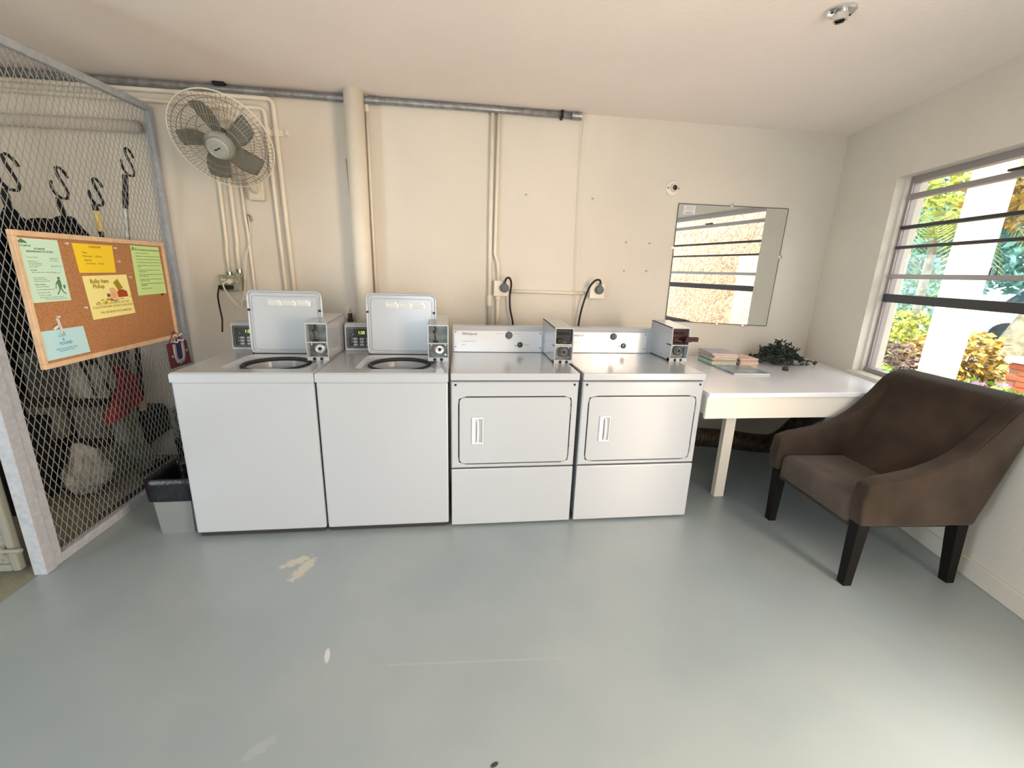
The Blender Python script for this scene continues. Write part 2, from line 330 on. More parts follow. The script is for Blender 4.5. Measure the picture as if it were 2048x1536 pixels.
def text(bm, s, size, org, r, u, align='LEFT', bold=0.0):
    cu = bpy.data.curves.new('lettering', 'FONT'); cu.body = s; cu.size = size; cu.align_x = align; cu.resolution_u = 2; cu.offset = bold
    o = bpy.data.objects.new('lettering', cu); C.objects.link(o); dg = bpy.context.evaluated_depsgraph_get(); dg.update()
    me = bpy.data.meshes.new_from_object(o.evaluated_get(dg)); bpy.data.objects.remove(o); bpy.data.curves.remove(cu)
    r, u = Vector(r), Vector(u); nn = r.cross(u); org = Vector(org)
    me.transform(Matrix(((r.x, u.x, nn.x, org.x), (r.y, u.y, nn.y, org.y), (r.z, u.z, nn.z, org.z), (0, 0, 0, 1)))); bm.from_mesh(me); bpy.data.meshes.remove(me)
    return bm
def flat(bm, poly, org, r, u):
    org, r, u = Vector(org), Vector(r), Vector(u); vs = [bm.verts.new(org+p[0]*r+p[1]*u) for p in poly]; f = bm.faces.new(vs); return bm
def disc(bm, c, r, u, rad, n=16): return flat(bm, [(rad*math.cos(2*PI*i/n), rad*math.sin(2*PI*i/n)) for i in range(n)], c, r, u)
XR, ZU, YR = (1, 0, 0), (0, 0, 1), (0, 1, 0)

# ================================================================== THE ROOM
bm = B(); LX = -2.6
xr_f = XC-math.tan(ANG)*(W-FY)
cv = [(LX, FY), (xr_f, FY), (XC, W), (LX, W)]
struct('floor', prism(B(), [(-0.57, FY), (xr_f, FY), (XC, W), (-0.57, W)], (0, 0, -0.1), XR, YR, ZU, 0.1), 'floor')
struct('floor', prism(B(), [(LX, FY), (-0.57, FY), (-0.57, W), (LX, W)], (0, 0, -0.1), XR, YR, ZU, 0.1), 'cagefloor')
struct('ceiling', prism(B(), [(LX-.2, FY-.2), (xr_f+.45, FY-.2), (XC+.5, W+.2), (LX-.2, W+.2)], (0, 0, H), XR, YR, ZU, 0.18), 'ceiling')
struct('wall_back', bx(B(), LX, XC+0.25, W, W+0.2, 0, H), 'wall')
struct('wall_left', bx(bx(bx(B(), LX-0.2, LX, FY, -3.9, 0, H), LX-0.2, LX, -2.7, W+0.2, 0, H), LX-0.2, LX, -3.9, -2.7, 2.15, H), 'wall')
WT0, WT1, WZ0, WZ1 = 0.652, 2.90, 0.845, 2.165
def rwbox(bm, t0, t1, z0, z1, o0, o1, bev=0):
    b2 = B(); bx(b2, t0, t1, o0, o1, z0, z1, bev)
    for v in b2.verts: v.co = RW(v.co.x, v.co.z, v.co.y)
    me = bpy.data.meshes.new('t'); b2.to_mesh(me); b2.free(); bm.from_mesh(me); bpy.data.meshes.remove(me); return bm
TEND = (W-FY)/ca
bm = B()
rwbox(bm, 0, WT0, 0, H, 0, 0.2); rwbox(bm, WT1, 3.3, 0, H, 0, 0.2); rwbox(bm, 4.4, TEND, 0, H, 0, 0.2); rwbox(bm, 3.3, 4.4, 2.12, H, 0, 0.2); rwbox(bm, WT0, WT1, 0, WZ0, 0, 0.2); rwbox(bm, WT0, WT1, WZ1, H, 0, 0.2)
struct('wall_right', bm, 'wall')
bm = B(); rwbox(bm, 1.25, 3.28, 0, 0.10, -0.016, 0.0, 0.004); struct('baseboard_right', bm, 'wall')
# front wall (behind the camera) with a doorway and a wide window
bm = B()
for (x0, x1, z0, z1) in ((LX, 0.4, 0, H), (0.4, 2.2, 0, 0.85), (0.4, 2.2, 2.05, H), (2.2, xr_f+.2, 0, H)): bx(bm, x0, x1, FY-0.2, FY, z0, z1)
struct('wall_front', bm, 'wall')
w2 = struct('window_2', bx(bx(bx(bx(B(), .4, 2.2, FY-.1, FY-.05, .85, .9), .4, 2.2, FY-.1, FY-.05, 2.0, 2.05), .4, .45, FY-.1, FY-.05, .9, 2.0), 2.15, 2.2, FY-.1, FY-.05, .9, 2.0), 'alu')
for z in (1.26, 1.63): obj('window_bar', bx(B(), .45, 2.15, FY-.09, FY-.06, z-.012, z+.012), 'alu', w2)
struct('added_door_2', rwbox(rwbox(rwbox(B(), 3.3, 3.35, 0, 2.12, .06, .12), 4.35, 4.4, 0, 2.12, .06, .12), 3.35, 4.35, 2.07, 2.12, .06, .12), 'wall')  # unseen door frame, added so the warm fill lamp has an opening
struct('added_door_1', bx(bx(bx(B(), LX-.12, LX-.04, -3.9, -3.85, 0, 2.15), LX-.12, LX-.04, -2.75, -2.7, 0, 2.15), LX-.12, LX-.04, -3.85, -2.75, 2.1, 2.15), 'wall')  # unseen door frame, added so the cool fill lamp has an opening

# right window: frame, bars, panes
bm = B(); fo0, fo1 = 0.075, 0.125
rwbox(bm, WT0, WT0+0.045, WZ0, WZ1, fo0, fo1); rwbox(bm, WT1-0.045, WT1, WZ0, WZ1, fo0, fo1)
rwbox(bm, WT0, WT1, WZ1-0.04, WZ1, fo0, fo1); rwbox(bm, WT0, WT1, WZ0, WZ0+0.03, fo0-0.01, fo1)
win = struct('window_1', bm, 'alu')
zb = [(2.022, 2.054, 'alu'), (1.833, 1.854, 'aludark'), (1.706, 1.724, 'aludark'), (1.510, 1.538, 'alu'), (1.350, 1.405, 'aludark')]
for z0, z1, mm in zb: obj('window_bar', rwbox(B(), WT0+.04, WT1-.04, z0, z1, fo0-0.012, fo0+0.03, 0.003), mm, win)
edges = [WZ1-0.04]+[v for z0, z1, _ in zb for v in (z1, z0)]+[WZ0+0.03]
for i in range(0, len(edges), 2):
    obj('pane', rwbox(B(), WT0+.045, WT1-.045, edges[i+1], edges[i], fo0+0.012, fo0+0.016), 'glass', win)
bm = B()
for zt, tt in ((1.538, 1.44), (2.054, 1.42)):
    if zt < 2: tube(bm, [RW(tt-.018, zt, fo0-.012), RW(tt-.018, zt+.036, fo0-.012), RW(tt+.018, zt+.036, fo0-.012), RW(tt+.018, zt, fo0-.012)], 0.003, 6)
    else: rwbox(bm, tt-.05, tt+.05, zt, zt+.012, fo0-.03, fo0-.01)
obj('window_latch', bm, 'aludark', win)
struct('trim_1', rwbox(rwbox(B(), WT0-.02, WT1+.02, WZ0-0.03, WZ0-0.002, -0.03, 0.07, 0.004), WT0, WT0+.022, WZ0, WZ1, 0.05, 0.075), 'wall')

# ================================================================== WASHERS
WW, ZT = 0.686, 0.939
def starloop(fn, cx, cy, z, N=64): return [Vector((*fn(2*PI*(i+.5)/N, cx, cy), z)) for i in range(N)]
def rectfn(x0, x1, y0, y1, rr=0.0):
    def f(a, cx, cy):
        d = Vector((math.cos(a), math.sin(a))); best = 1e9
        for (lim, c, comp) in ((x0, cx, d.x), (x1, cx, d.x), (y0, cy, d.y), (y1, cy, d.y)):
            if abs(comp) > 1e-9:
                t = (lim-c)/comp
                if t > 1e-9: best = min(best, t)
        x, y = cx+d.x*best, cy+d.y*best
        if rr:   # pull the corners in
            ix0, ix1, iy0, iy1 = x0+rr, x1-rr, y0+rr, y1-rr; qx = min(max(x, ix0), ix1); qy = min(max(y, iy0), iy1); dd = Vector((x-qx, y-qy))
            if dd.length > rr and abs(dd.x) > 1e-6 and abs(dd.y) > 1e-6: dd = dd.normalized()*rr; x, y = qx+dd.x, qy+dd.y
        return x, y
    return f
def snapcorners(loop, x0, x1, y0, y1):
    for (cx, cy) in ((x0, y0), (x1, y0), (x0, y1), (x1, y1)):
        k = min(range(len(loop)), key=lambda i: (loop[i].x-cx)**2+(loop[i].y-cy)**2); loop[k].x, loop[k].y = cx, cy
def coin_box(parent, x0, x1, yf, yr, z0, zf, zr, kind):
    """metal coin meter: open-fronted case with a coin slide above and a round lock below"""
    c = B(); t = 0.006; xm = (x0+x1)/2; zm = z0+0.108
    prof = [(yf, z0), (yf-0.012, zm), (yf, zf), (yr, zr), (yr, z0)]
    prism(c, prof, (x0, 0, 0), YR, ZU, XR, t, 0.0015, 1); prism(c, prof, (x1-t, 0, 0), YR, ZU, XR, t, 0.0015, 1)
    prism(c, [(yf, zf-.007), (yf, zf), (yr, zr), (yr, zr-.007)], (x0, 0, 0), YR, ZU, XR, x1-x0)
    bx(c, x0, x1, yf, yr, z0, z0+.008); bx(c, x0, x1, yf-.010, yf+.06, zm-.003, zm+.003); bx(c, x0, x1, yr-.006, yr, z0, zr-.004)
    bx(c, x0, x1, yf-.002, yf+.03, z0, z0+.022)
    case = obj('coin_box', c, 'white', parent)
    inner = B(); bx(inner, x0+t, x1-t, yf+.035, yf+.05, z0+.02, zm-.003); bx(inner, x0+t, x1-t, yf+.04, yf+.055, zm+.003, zf-.008)
    obj('coin_plate', inner, 'darksteel', case)
    lk = B(); zl = (z0+.022+zm)/2+.002
    lathe(lk, (xm+.008, yf+.036, zl), (0, -1, 0), [(0.033, 0), (0.033, .012), (0.027, .016), (0.024, .012), (0.018, .012), (0.018, .02), (0.0, .02)], 24)
    obj('lock', lk, 'chrome' if kind == 'w' else 'grey', case, smooth=False)
    k = B(); lathe(k, (xm+.008, yf+.015, zl), (0, -1, 0), [(0.010, 0), (0.010, .004), (0, .004)], 12); obj('keyhole', k, 'black', case)
    sc = B()
    for sx in (x0+.02, x1-.018):
        for sz in (z0+.034, zm-.016): lathe(sc, (sx, yf+.035, sz), (0, -1, 0), [(.006, 0), (.005, .004), (0, .004)], 8)
    obj('screws', sc, 'chrome', case)
    sl_ = B(); lathe(sl_, (x0+.04, yf-.0025, z0+.010), (0, -1, 0), [(.010, 0), (0, .001)], 10); lathe(sl_, (x0+.08, yf-.0025, z0+.010), (0, -1, 0), [(.010, 0), (0, .001)], 10); obj('slot', sl_, 'black', case)
    if kind == 'w':
        a = B(); tube(a, [(x0+.042, yf+.036, zf-.012), (x0+.046, yf+.025, zf-.035), (x0+.040, yf+.018, zf-.05), (x0+.045, yf+.02, zm+.012)], .004, 6); bx(a, x0+.03, x0+.06, yf+.012, yf+.04, zm+.003, zm+.010)
        lathe(a, (x0+.036, yf+.034, zf-.045), (0, -1, 0), [(.008, 0), (.008, .008), (0, .008)], 10); obj('coin_lever', a, 'darkgap', case)
    else:
        a = B(); bx(a, x0+t, x1-t, yf+.012, yf+.04, zm+.026, zf-.010, .002); bx(a, x0+.014, x0+.05, yf-.004, yf+.02, zm+.020, zm+.045, .004)
        for q in range(8): bx(a, x0+.02+q*.0095, x0+.024+q*.0095, yf+.006, yf+.014, zf-.045, zf-.028)
        obj('coin_slide', a, 'black' if kind == 'd' else 'coinred', case)
        b_ = B(); bx(b_, x0+t, x1-t, yf-.004, yf+.03, zm+.003, zm+.014, .002)
        if kind == 'o': bx(b_, x1-.05, x1+.035, yf-.05, yf-.025, zm+.030, zm+.058, .003); bx(b_, x1-.055, x1-.01, yf-.045, yf+.02, zm+.026, zm+.034)
        obj('coin_tray', b_, 'steel' if kind == 'd' else 'coinred', case)
    return case
def make_washer(x0, label):
    T = thing('washing_machine', label, 'washing machine', (x0, 0, 0), 0, 'top-loading washing machines')
    X = x0; w1 = X+WW
    obj('body', bx(bx(B(), X+.003, w1-.003, 0.0, 0.66, 0.03, 0.884, .008), X+.006, w1-.006, .004, .65, .87, .889), 'white', T)
    obj('plinth', bx(B(), X+.015, w1-.015, 0.012, 0.65, 0.006, 0.034), 'darkgap', T)
    f = B()
    for fx in (X+.05, w1-.05):
        for fy in (.05, .6): lathe(f, (fx, fy, 0), ZU, [(0.0, 0), (.02, 0), (.016, .012), (0, .012)], 10)
    obj('levelling_feet', f, 'black', T)
    # deck with a recess and a round tub opening
    d = B(); cx, cy = X+.395, .295; y0d, y1d = -.006, .69
    loops = []
    for (xa, xb, ya, yb, z, rr) in ((X, w1, y0d, y1d, .890, 0), (X, w1, y0d, y1d, ZT-.008, 0), (X+.008, w1-.008, y0d+.008, y1d-.008, ZT, 0), (X+.175, X+.615, .090, .487, ZT, .05), (X+.195, X+.597, .108, .473, ZT-.020, .05)):
        lp = starloop(rectfn(xa, xb, ya, yb, rr), cx, cy, z)
        if rr == 0: snapcorners(lp, xa, xb, ya, yb)
        loops.append(lp)
    rC = 0.168
    for (r_, z) in ((rC, ZT-.020), (rC, ZT-.05), (rC+.05, ZT-.06)): loops.append([Vector((cx+r_*math.cos(2*PI*(i+.5)/64), cy+r_*math.sin(2*PI*(i+.5)/64), z)) for i in range(64)])
    R_ = [[d.verts.new(v) for v in l] for l in loops]
    for a, b in zip(R_, R_[1:]):
        for i in range(64): d.faces.new((a[i], a[(i+1) % 64], b[(i+1) % 64], b[i]))
    bmesh.ops.recalc_face_normals(d, faces=d.faces)
    obj('deck', d, 'white', T)
    obj('tub_gasket', torus(B(), (cx, cy, ZT-.022), ZU, rC+.004, .0125, 48, 6), 'darkgap', T, smooth=True)
    tb = B(); lathe(tb, (cx, cy, 0), ZU, [(rC+.02, ZT-.062), (rC-.004, ZT-.066), (rC-.006, ZT-.085), (rC+.03, ZT-.10), (rC+.03, ZT-.40), (0, ZT-.42)], 40)
    obj('tub', tb, 'steel', T, smooth=True)
    ag = B(); lathe(ag, (cx, cy, 0), ZU, [(.06, ZT-.40), (.045, ZT-.2), (.032, ZT-.11), (.02, ZT-.095), (0, ZT-.095)], 20); obj('agitator', ag, 'whiteplastic', T, smooth=True)
    # raised lid leaning back on the console
    lw, lh = 0.425, 0.376; lc = X+.388; tilt = 0.05
    mt = Matrix.Translation((lc, 0.500, ZT+.004)) @ Matrix.Rotation(-tilt, 4, 'X')
    L_ = B(); prism(L_, rrect(lw, lh, .03, 5, 0, lh/2), (0, 0.012, 0), XR, ZU, (0, 1, 0), .012, .003, 1)
    prism(L_, rrect(lw-.05, lh-.05, .02, 4, 0, lh/2-.004), (0, 0.004, 0), XR, ZU, (0, 1, 0), .010, .003, 1)
    bmesh.ops.transform(L_, matrix=mt, verts=L_.verts); lid = obj('lid', L_, 'white', T)
    rim = B(); lp = rrect(lw-.004, lh-.004, .03, 6, 0, lh/2); pth = [Vector((p[0], .008, p[1])) for p in lp]; pth.append(pth[0]); tube(rim, pth, .007, 8, cap=False); bmesh.ops.transform(rim, matrix=mt, verts=rim.verts)
    obj('lid_rim', rim, 'white', lid, smooth=True)
    bb = B()
    for sx in (-lw/2+.006, lw/2-.012): lathe(bb, (sx, .004, lh*.70), (0, -1, 0), [(.0075, 0), (.0065, .008), (0, .009)], 12)
    bmesh.ops.transform(bb, matrix=mt, verts=bb.verts); obj('bumpers', bb, 'black', lid)
    hg = B(); bx(hg, -lw/2+.004, lw/2-.004, .0, .03, -.008, .003); bmesh.ops.transform(hg, matrix=mt, verts=hg.verts); obj('hinge_shadow', hg, 'darkgap', lid)  # dark strip standing for the shadow along the lid hinge
    for q in range(3):
        xx = -.095+q*.083; s = B(); flat(s, [(xx, lh-.085), (xx+.079, lh-.085), (xx+.079, lh-.05), (xx, lh-.05)], (0, .0015, 0), XR, ZU); bmesh.ops.transform(s, matrix=mt, verts=s.verts); st = obj('warning_label', s, 'whiteplastic', lid)
        tx = B(); hd = ('WARNING', 'IMPORTANT', 'CAUTION')[q]; text(tx, hd, .010, (xx+.004, .0008, lh-.060), XR, ZU)
        for r_ in range(4): text(tx, ('Do not wash items soiled', 'with oil or solvents. Keep', 'lid closed during the cycle.', 'Read all the instructions.')[r_], .0058, (xx+.004, .0008, lh-.067-.0056*r_), XR, ZU)
        lathe(tx, (xx+.072, .001, lh-.055), (0, -1, 0), [(.003, 0), (0, .0003)], 8)
        bmesh.ops.transform(tx, matrix=mt, verts=tx.verts); obj('lettering', tx, 'inkk', st)
    # console
    cb = B(); prism(cb, [(.625, ZT), (.635, ZT+.16), (.65, ZT+.176), (.72, ZT+.176), (.72, ZT)], (X+.006, 0, 0), YR, ZU, XR, .56, .004, 2); cons = obj('console', cb, 'white', T)
    dsp = B(); nrm = Vector((0, -.16, .01)).normalized(); uz = Vector((0, .01, .16)).normalized(); o0 = Vector((X+.02, .6225, ZT+.02))
    prism(dsp, rrect(.44, .135, .006, 2, .22, .0675), o0, XR, uz, nrm, .003); pd = obj('control_panel', dsp, 'panelblack', cons)
    ln = B()
    for (a, b, c_, d_) in ((.008, .127, .432, .1285), (.008, .0085, .0095, .127), (.008, .0085, .432, .010)): flat(ln, [(a, b), (c_, b), (c_, d_), (a, d_)], o0+nrm*.0036, XR, uz)
    obj('panel_line', ln, 'keys', pd)
    tx = text(B(), '1:25', .026, o0+nrm*.004+Vector((.072, 0, 0))+uz*.092, XR, uz); 
    bmesh.ops.solidify(tx, geom=tx.faces, thickness=.0002); obj('digits', tx, 'led', pd)
    kb = B()
    for c_ in range(3):
        for r_ in range(3): prism(kb, rrect(.026, .014, .004, 2, .055+c_*.04, .022+r_*.019), o0+nrm*.003, XR, uz, nrm, .002)
    obj('keys', kb, 'keys', pd)
    dt = B()
    for (a, b) in ((.034, .041), (.034, .060), (.040, .088)): disc(dt, o0+nrm*.0038+Vector((a, 0, 0))+uz*b, XR, uz, .0028, 8)
    obj('indicator_lights', dt, 'whiteplastic', pd)
    coin_box(T, X+.560, X+.682, .31, .70, ZT, 1.157, 1.176, 'w')
    return T
wash1 = make_washer(0.0, 'white top-load washing machine with open lid, leftmost of the pair, beside the grey bin')
wash2 = copy_tree(wash1); wash2.location.x = WW+.004
wash2['label'] = 'white top-load washing machine with open lid standing directly against the first dryer'

# ================================================================== DRYERS
def make_dryer(x0, w_, label, kind):
    T = thing('clothes_dryer', label, 'clothes dryer', (x0, 0, 0), 0, 'front-loading clothes dryers'); X, w1 = x0, x0+w_
    obj('body', bx(B(), X+.006, w1-.006, .021, .64, .03, .90, .004), 'white', T)
    obj('plinth', bx(B(), X+.02, w1-.02, .02, .63, .0, .034), 'darkgap', T)
    # front panel as a frame round the door
    dx0, dx1, dz0, dz1 = X+.045, w1-.04, .405, .802
    fp = B(); cx, cz = (dx0+dx1)/2, (dz0+dz1)/2
    lo = []
    for (xa, xb, za, zb_, y, rr) in ((X+.002, w1-.002, .379, .890, .02, 0), (X+.002, w1-.002, .379, .890, .006, 0), (X+.008, w1-.008, .385, .884, .0, 0), (dx0-.005, dx1+.005, dz0-.005, dz1+.005, .0, .03), (dx0-.005, dx1+.005, dz0-.005, dz1+.005, .016, .03)):
        lp = [Vector((v.x, y, v.y)) for v in starloop(rectfn(xa, xb, za, zb_, rr), cx, cz, 0)]
        if rr == 0:
            for (qx, qz) in ((xa, za), (xb, za), (xa, zb_), (xb, zb_)):
                k = min(range(64), key=lambda i: (lp[i].x-qx)**2+(lp[i].z-qz)**2); lp[k].x, lp[k].z = qx, qz
        lo.append([fp.verts.new(v) for v in lp])
    for a, b in zip(lo, lo[1:]):
        for i in range(64): fp.faces.new((a[i], a[(i+1) % 64], b[(i+1) % 64], b[i]))
    bmesh.ops.recalc_face_normals(fp, faces=fp.faces)
    obj('front_panel', fp, 'white', T)
    obj('door_gasket', bx(B(), dx0-.008, dx1+.008, .0135, .0145, dz0-.006, dz1+.006), 'darkgap', T)
    door = obj('door', prism(B(), rrect(dx1-dx0-.004, dz1-dz0-.004, .028, 6, cx, cz), (0, -.003, 0), XR, ZU, (0, 1, 0), .013, .003, 2), 'white', T)
    hx = X+.148; hz = .608; h = B(); t = .006
    for (a, b, c, d_) in ((hx-.032, hx+.032, hz+.070, hz+.078), (hx-.032, hx+.032, hz-.078, hz-.070), (hx-.032, hx-.008, hz-.07, hz+.07), (hx+.026, hx+.032, hz-.07, hz+.07)): bx(h, a, b, -.011, -.003, c, d_, .0015, 1)
    tube(h, smooth_path([(hx-.004, -.008, hz+.068), (hx, -.020, hz+.058), (hx+.002, -.022, hz), (hx, -.020, hz-.058), (hx-.004, -.008, hz-.068)], 5), .006, 8)
    hd = obj('handle', h, 'whiteplastic', door)
    obj('handle_recess', bx(B(), hx-.008, hx+.026, -.0055, -.0035, hz-.07, hz+.07), 'keys', hd)
    hi = B()
    for z in (dz1-.075, dz0+.07): tube(hi, [(dx1+.001, -.002, z-.022), (dx1+.001, -.002, z+.022)], .0045, 8)
    obj('hinges', hi, 'steel', door)
    obj('seam_shade', bx(bx(B(), X+.008, w1-.008, .017, .0205, .366, .386), X+.008, w1-.008, .010, .0205, .884, .900), 'darkgap', T)  # dark strips that put the shade of the panel gaps into the colour
    obj('lower_panel', bx(B(), X+.002, w1-.002, .0, .02, .012, .371, .005), 'white', T)
    obj('top', bx(B(), X, w1, -.008, .66, .897, ZT, .006, 3), 'white', T)
    s = B()
    for sx in (X+.026, w1-.026): lathe(s, (sx, .001, .872), (0, -1, 0), [(.0075, 0), (.006, .004), (0, .004)], 12)
    obj('screws', s, 'darkgap', T)
    # console
    cb = B(); prism(cb, [(.615, ZT), (.612, ZT+.145), (.628, ZT+.177), (.70, ZT+.177), (.70, ZT)], (X+.004, 0, 0), YR, ZU, XR, w_-.008, .003, 2); cons = obj('console', cb, 'white', T)
    pn = B(); pw = w_-.12; nrm = Vector((0, -1, 0)); oy = .6105
    prism(pn, [(X+.016, ZT+.004), (X+.016+pw, ZT+.004), (X+.016+pw, ZT+.145), (X+.016, ZT+.145)], (0, .612, 0), XR, ZU, nrm, .002); pl = obj('control_panel', pn, 'consolewhite', cons)
    kn = B(); kx, kz = X+.385, 1.057; lathe(kn, (kx, .610, kz), nrm, [(.025, 0), (.024, .006), (.019, .008), (.018, .02), (0, .021)], 24); bx(kn, kx-.003, kx+.003, .584, .592, kz-.016, kz+.016); obj('knob', kn, 'grey', pl)
    bt = B(); bx_, bz = X+.463, .992; lathe(bt, (bx_, .610, bz), nrm, [(.019, 0), (.018, .006), (.013, .006), (.013, .003)], 24); b1 = obj('start_button', bt, 'darkgap', pl)
    bt = B(); lathe(bt, (bx_, .610, bz), nrm, [(.013, 0), (.012, .007), (0, .008)], 20); obj('button_lens', bt, 'greenlens', b1)
    dt = B(); lathe(dt, (bx_-.030, .610, bz-.006), nrm, [(.0045, 0), (0, .002)], 10)
    for (sx, sz) in ((X+.026, 1.075), (X+.026, .975), (X+.016+pw-.012, 1.072), (X+.016+pw-.012, .972)): lathe(dt, (sx, .610, sz), nrm, [(.0042, 0), (0, .0025)], 10)
    obj('screws', dt, 'darkgap', pl)
    tx = B(); text(tx, 'Whirlpool', .024, (X+.068, oy-.0008, 1.056), XR, ZU, bold=.0004)
    text(tx, 'START', .0115, (X+.492, oy-.0008, .988), XR, ZU); text(tx, 'DELICATE', .007, (X+.385, oy-.0008, 1.088), XR, ZU, 'CENTER')
    text(tx, 'PERMANENT PRESS', .0065, (X+.355, oy-.0008, 1.066), XR, ZU, 'RIGHT'); text(tx, 'NORMAL HEAVY', .0065, (X+.415, oy-.0008, 1.066), XR, ZU); text(tx, 'NO HEAT', .0065, (X+.385, oy-.0008, 1.024), XR, ZU, 'CENTER')
    text(tx, 'COMMERCIAL DRYER', .0095, (X+.068, oy-.0008, 1.010), XR, ZU); text(tx, 'ADA', .012, (X+.068, oy-.0008, .985), XR, ZU)
    obj('lettering', tx, 'inkk', pl)
    if kind == 'd': coin_box(T, X+.622, X+.737, .255, .64, ZT, 1.158, 1.174, 'd')
    else: coin_box(T, X+.672, X+.795, .335, .64, ZT, 1.16, 1.177, 'o')
    return T
dry1 = make_dryer(1.388, .717, 'white front-load dryer with grey knob, directly right of the washing machines', 'd')
dry2 = make_dryer(2.125, .735, 'white front-load dryer with red coin slide pulled out, next to the white table', 'o')

# ================================================================== TABLE and what lies on it
TZ = 0.8185
T = thing('work_table', 'long white table built into the corner under the mirror and window', 'table', (3.5, .5, 0))
tl = lambda y: XC-math.tan(ANG)*(W-y)-.002
obj('tabletop', prism(B(), [(2.90, -.005), (tl(-.005), -.005), (tl(W-.003), W-.003), (2.90, W-.003)], (0, 0, TZ-.028), XR, YR, ZU, .028, .002, 1), 'tabletop', T)
obj('apron', bx(B(), 2.90, tl(.02)-.004, .012, .032, .655, TZ-.028), 'tablepaint', T)
obj('apron', bx(B(), 2.90, 2.92, .032, W-.004, .68, TZ-.028), 'tablepaint', T)
lgb = lambda x, y: prism(B(), [(-.035, -.02), (.035, -.02), (.035, .02), (-.035, .02)], (x, y, 0), XR, YR, ZU, TZ-.028)
obj('leg', lgb(3.235, .25), 'tablepaint', T); obj('leg', lgb(3.0, W-.05), 'tablepaint', T)
obj('brace', bx(B(), 2.92, tl(W-.03)-.01, W-.028, W-.004, .70, TZ-.028), 'tablepaint', T)
# paperbacks and magazines
def book(cx, cy, z, wx, wy, th, rz, cmat, label, group, name='book', edge='pagepaper'):
    T = thing(name, label, 'book' if name == 'book' else 'magazine', (cx, cy, z), rz, group)
    obj('cover', bx(bx(B(), -wx/2, wx/2, -wy/2, wy/2, th-.0015, th), -wx/2, wx/2, -wy/2, wy/2, 0, .0015), cmat, T, world=False)
    obj('spine', bx(B(), -wx/2-.001, -wx/2+.001, -wy/2, wy/2, 0, th), cmat, T, world=False)
    obj('pages', bx(B(), -wx/2+.001, wx/2-.004, -wy/2+.004, wy/2-.003, .0015, th-.0015), edge, T, world=False)
    return T
M['pagepaper'] = mat('page_edges', (0.80, 0.62, 0.50), 0.9, var=0.1, vscale=150); M['pagewhite'] = mat('white_pages', (0.82, 0.80, 0.76), 0.9)
cols = {'mint green': (0.42, 0.62, 0.50), 'slate blue': (0.20, 0.30, 0.36), 'pale pink': (0.75, 0.50, 0.44), 'grey violet': (0.40, 0.38, 0.46), 'cream': (0.75, 0.62, 0.48), 'dark green': (0.08, 0.16, 0.10), 'tan brown': (0.38, 0.20, 0.08), 'rose': (0.62, 0.35, 0.32)}
for k, c in cols.items(): M['bk '+k] = mat('cover_'+k.replace(' ', '_'), c, 0.4, var=0.15, vscale=30)
z = TZ; seqA = ['slate blue', 'mint green', 'mint green', 'dark green', 'mint green', 'grey violet', 'pale pink', 'grey violet']
ords = ['lowest', 'second from the bottom', 'third from the bottom', 'fourth from the bottom', 'fourth from the top', 'third from the top', 'second from the top', 'topmost']
for i, c in enumerate(seqA):
    th = (.011, .013, .012, .009, .013, .012, .012, .013)[i]
    book(3.480+random.uniform(-.006, .006), .855+random.uniform(-.006, .006), z, .20, .225, th, random.uniform(-.05, .05)-.04, 'bk '+c, c+' magazine, '+ords[i]+' of the taller stack by the wall', 'magazines in the taller stack'); z += th+.0003
z = TZ; ordb = ['lowest', 'second from the bottom', 'middle one', 'second from the top', 'topmost']
for i, c in enumerate(['tan brown', 'cream', 'rose', 'dark green', 'pale pink']):
    book(3.695+random.uniform(-.004, .004), .865+random.uniform(-.004, .004), z, .155, .20, .0105, random.uniform(-.04, .04)-.02, 'bk '+c, c+' paperback, '+ordb[i]+' of the lower stack near the string lights', 'paperbacks in the lower stack'); z += .0108
M['bluecover'] = mat('glossy_blue_cover', (0.12, 0.18, 0.24), 0.2, col2=(0.30, 0.44, 0.56), vscale=9, coat=0.4)
book(3.505, .585, TZ, .28, .262, .012, -.03, 'bluecover', 'large glossy blue picture magazine lying alone at the table front', 'picture magazine', 'magazine', 'pagewhite')
# string lights: a tangled heap
T = thing('string_lights', 'tangled heap of dark green string lights on the white table', 'string lights', (4.02, .88, TZ))
wb_ = B(); bl = B(); rng = random.Random(3)
def heap(a, r):
    x = 4.03+r*.20*math.cos(a); y = .90+r*.19*math.sin(a); h = .018+.15*max(0, 1-(r*.95)**1.6); return x, y, h
for k in range(34):
    a0 = rng.uniform(0, 2*PI); r0 = rng.uniform(.1, .85); pts = []; a, r = a0, r0; zf = rng.uniform(.15, 1)
    for i in range(9):
        x, y, h = heap(a, r); pts.append((x+rng.uniform(-.02, .02), y+rng.uniform(-.02, .02), TZ+.008+max(0, h*min(1, zf+rng.uniform(-.25, .25))))); a += rng.uniform(-.9, 1.1); r = min(1.05, max(.05, r+rng.uniform(-.3, .3))); zf = min(1, max(.05, zf+rng.uniform(-.3, .3)))
    sp = smooth_path(pts, 4); tube(wb_, sp, .0032, 5)
    for i in range(2, len(sp)-2, 3):
        d = Vector((rng.uniform(-1, 1), rng.uniform(-1, 1), rng.uniform(-.1, 1))).normalized(); p0 = sp[i]; q0 = p0+d*.026
        if q0.z > TZ+.004: tube(bl, [p0, p0+d*.014, q0], .005, 6, radii=[.0055, .0055, .0028])
for (dx, dy) in ((.20, -.03), (.24, -.05), (.22, -.08)):
    sp = smooth_path([(4.12, .86, TZ+.03), (4.12+dx*.6, .86+dy, TZ+.03), (4.03+dx, .85+dy*1.2, TZ+.01)], 4); tube(wb_, sp, .0032, 5); tube(bl, [sp[-1], sp[-1]+Vector((.01, -.01, .028))], .005, 6)
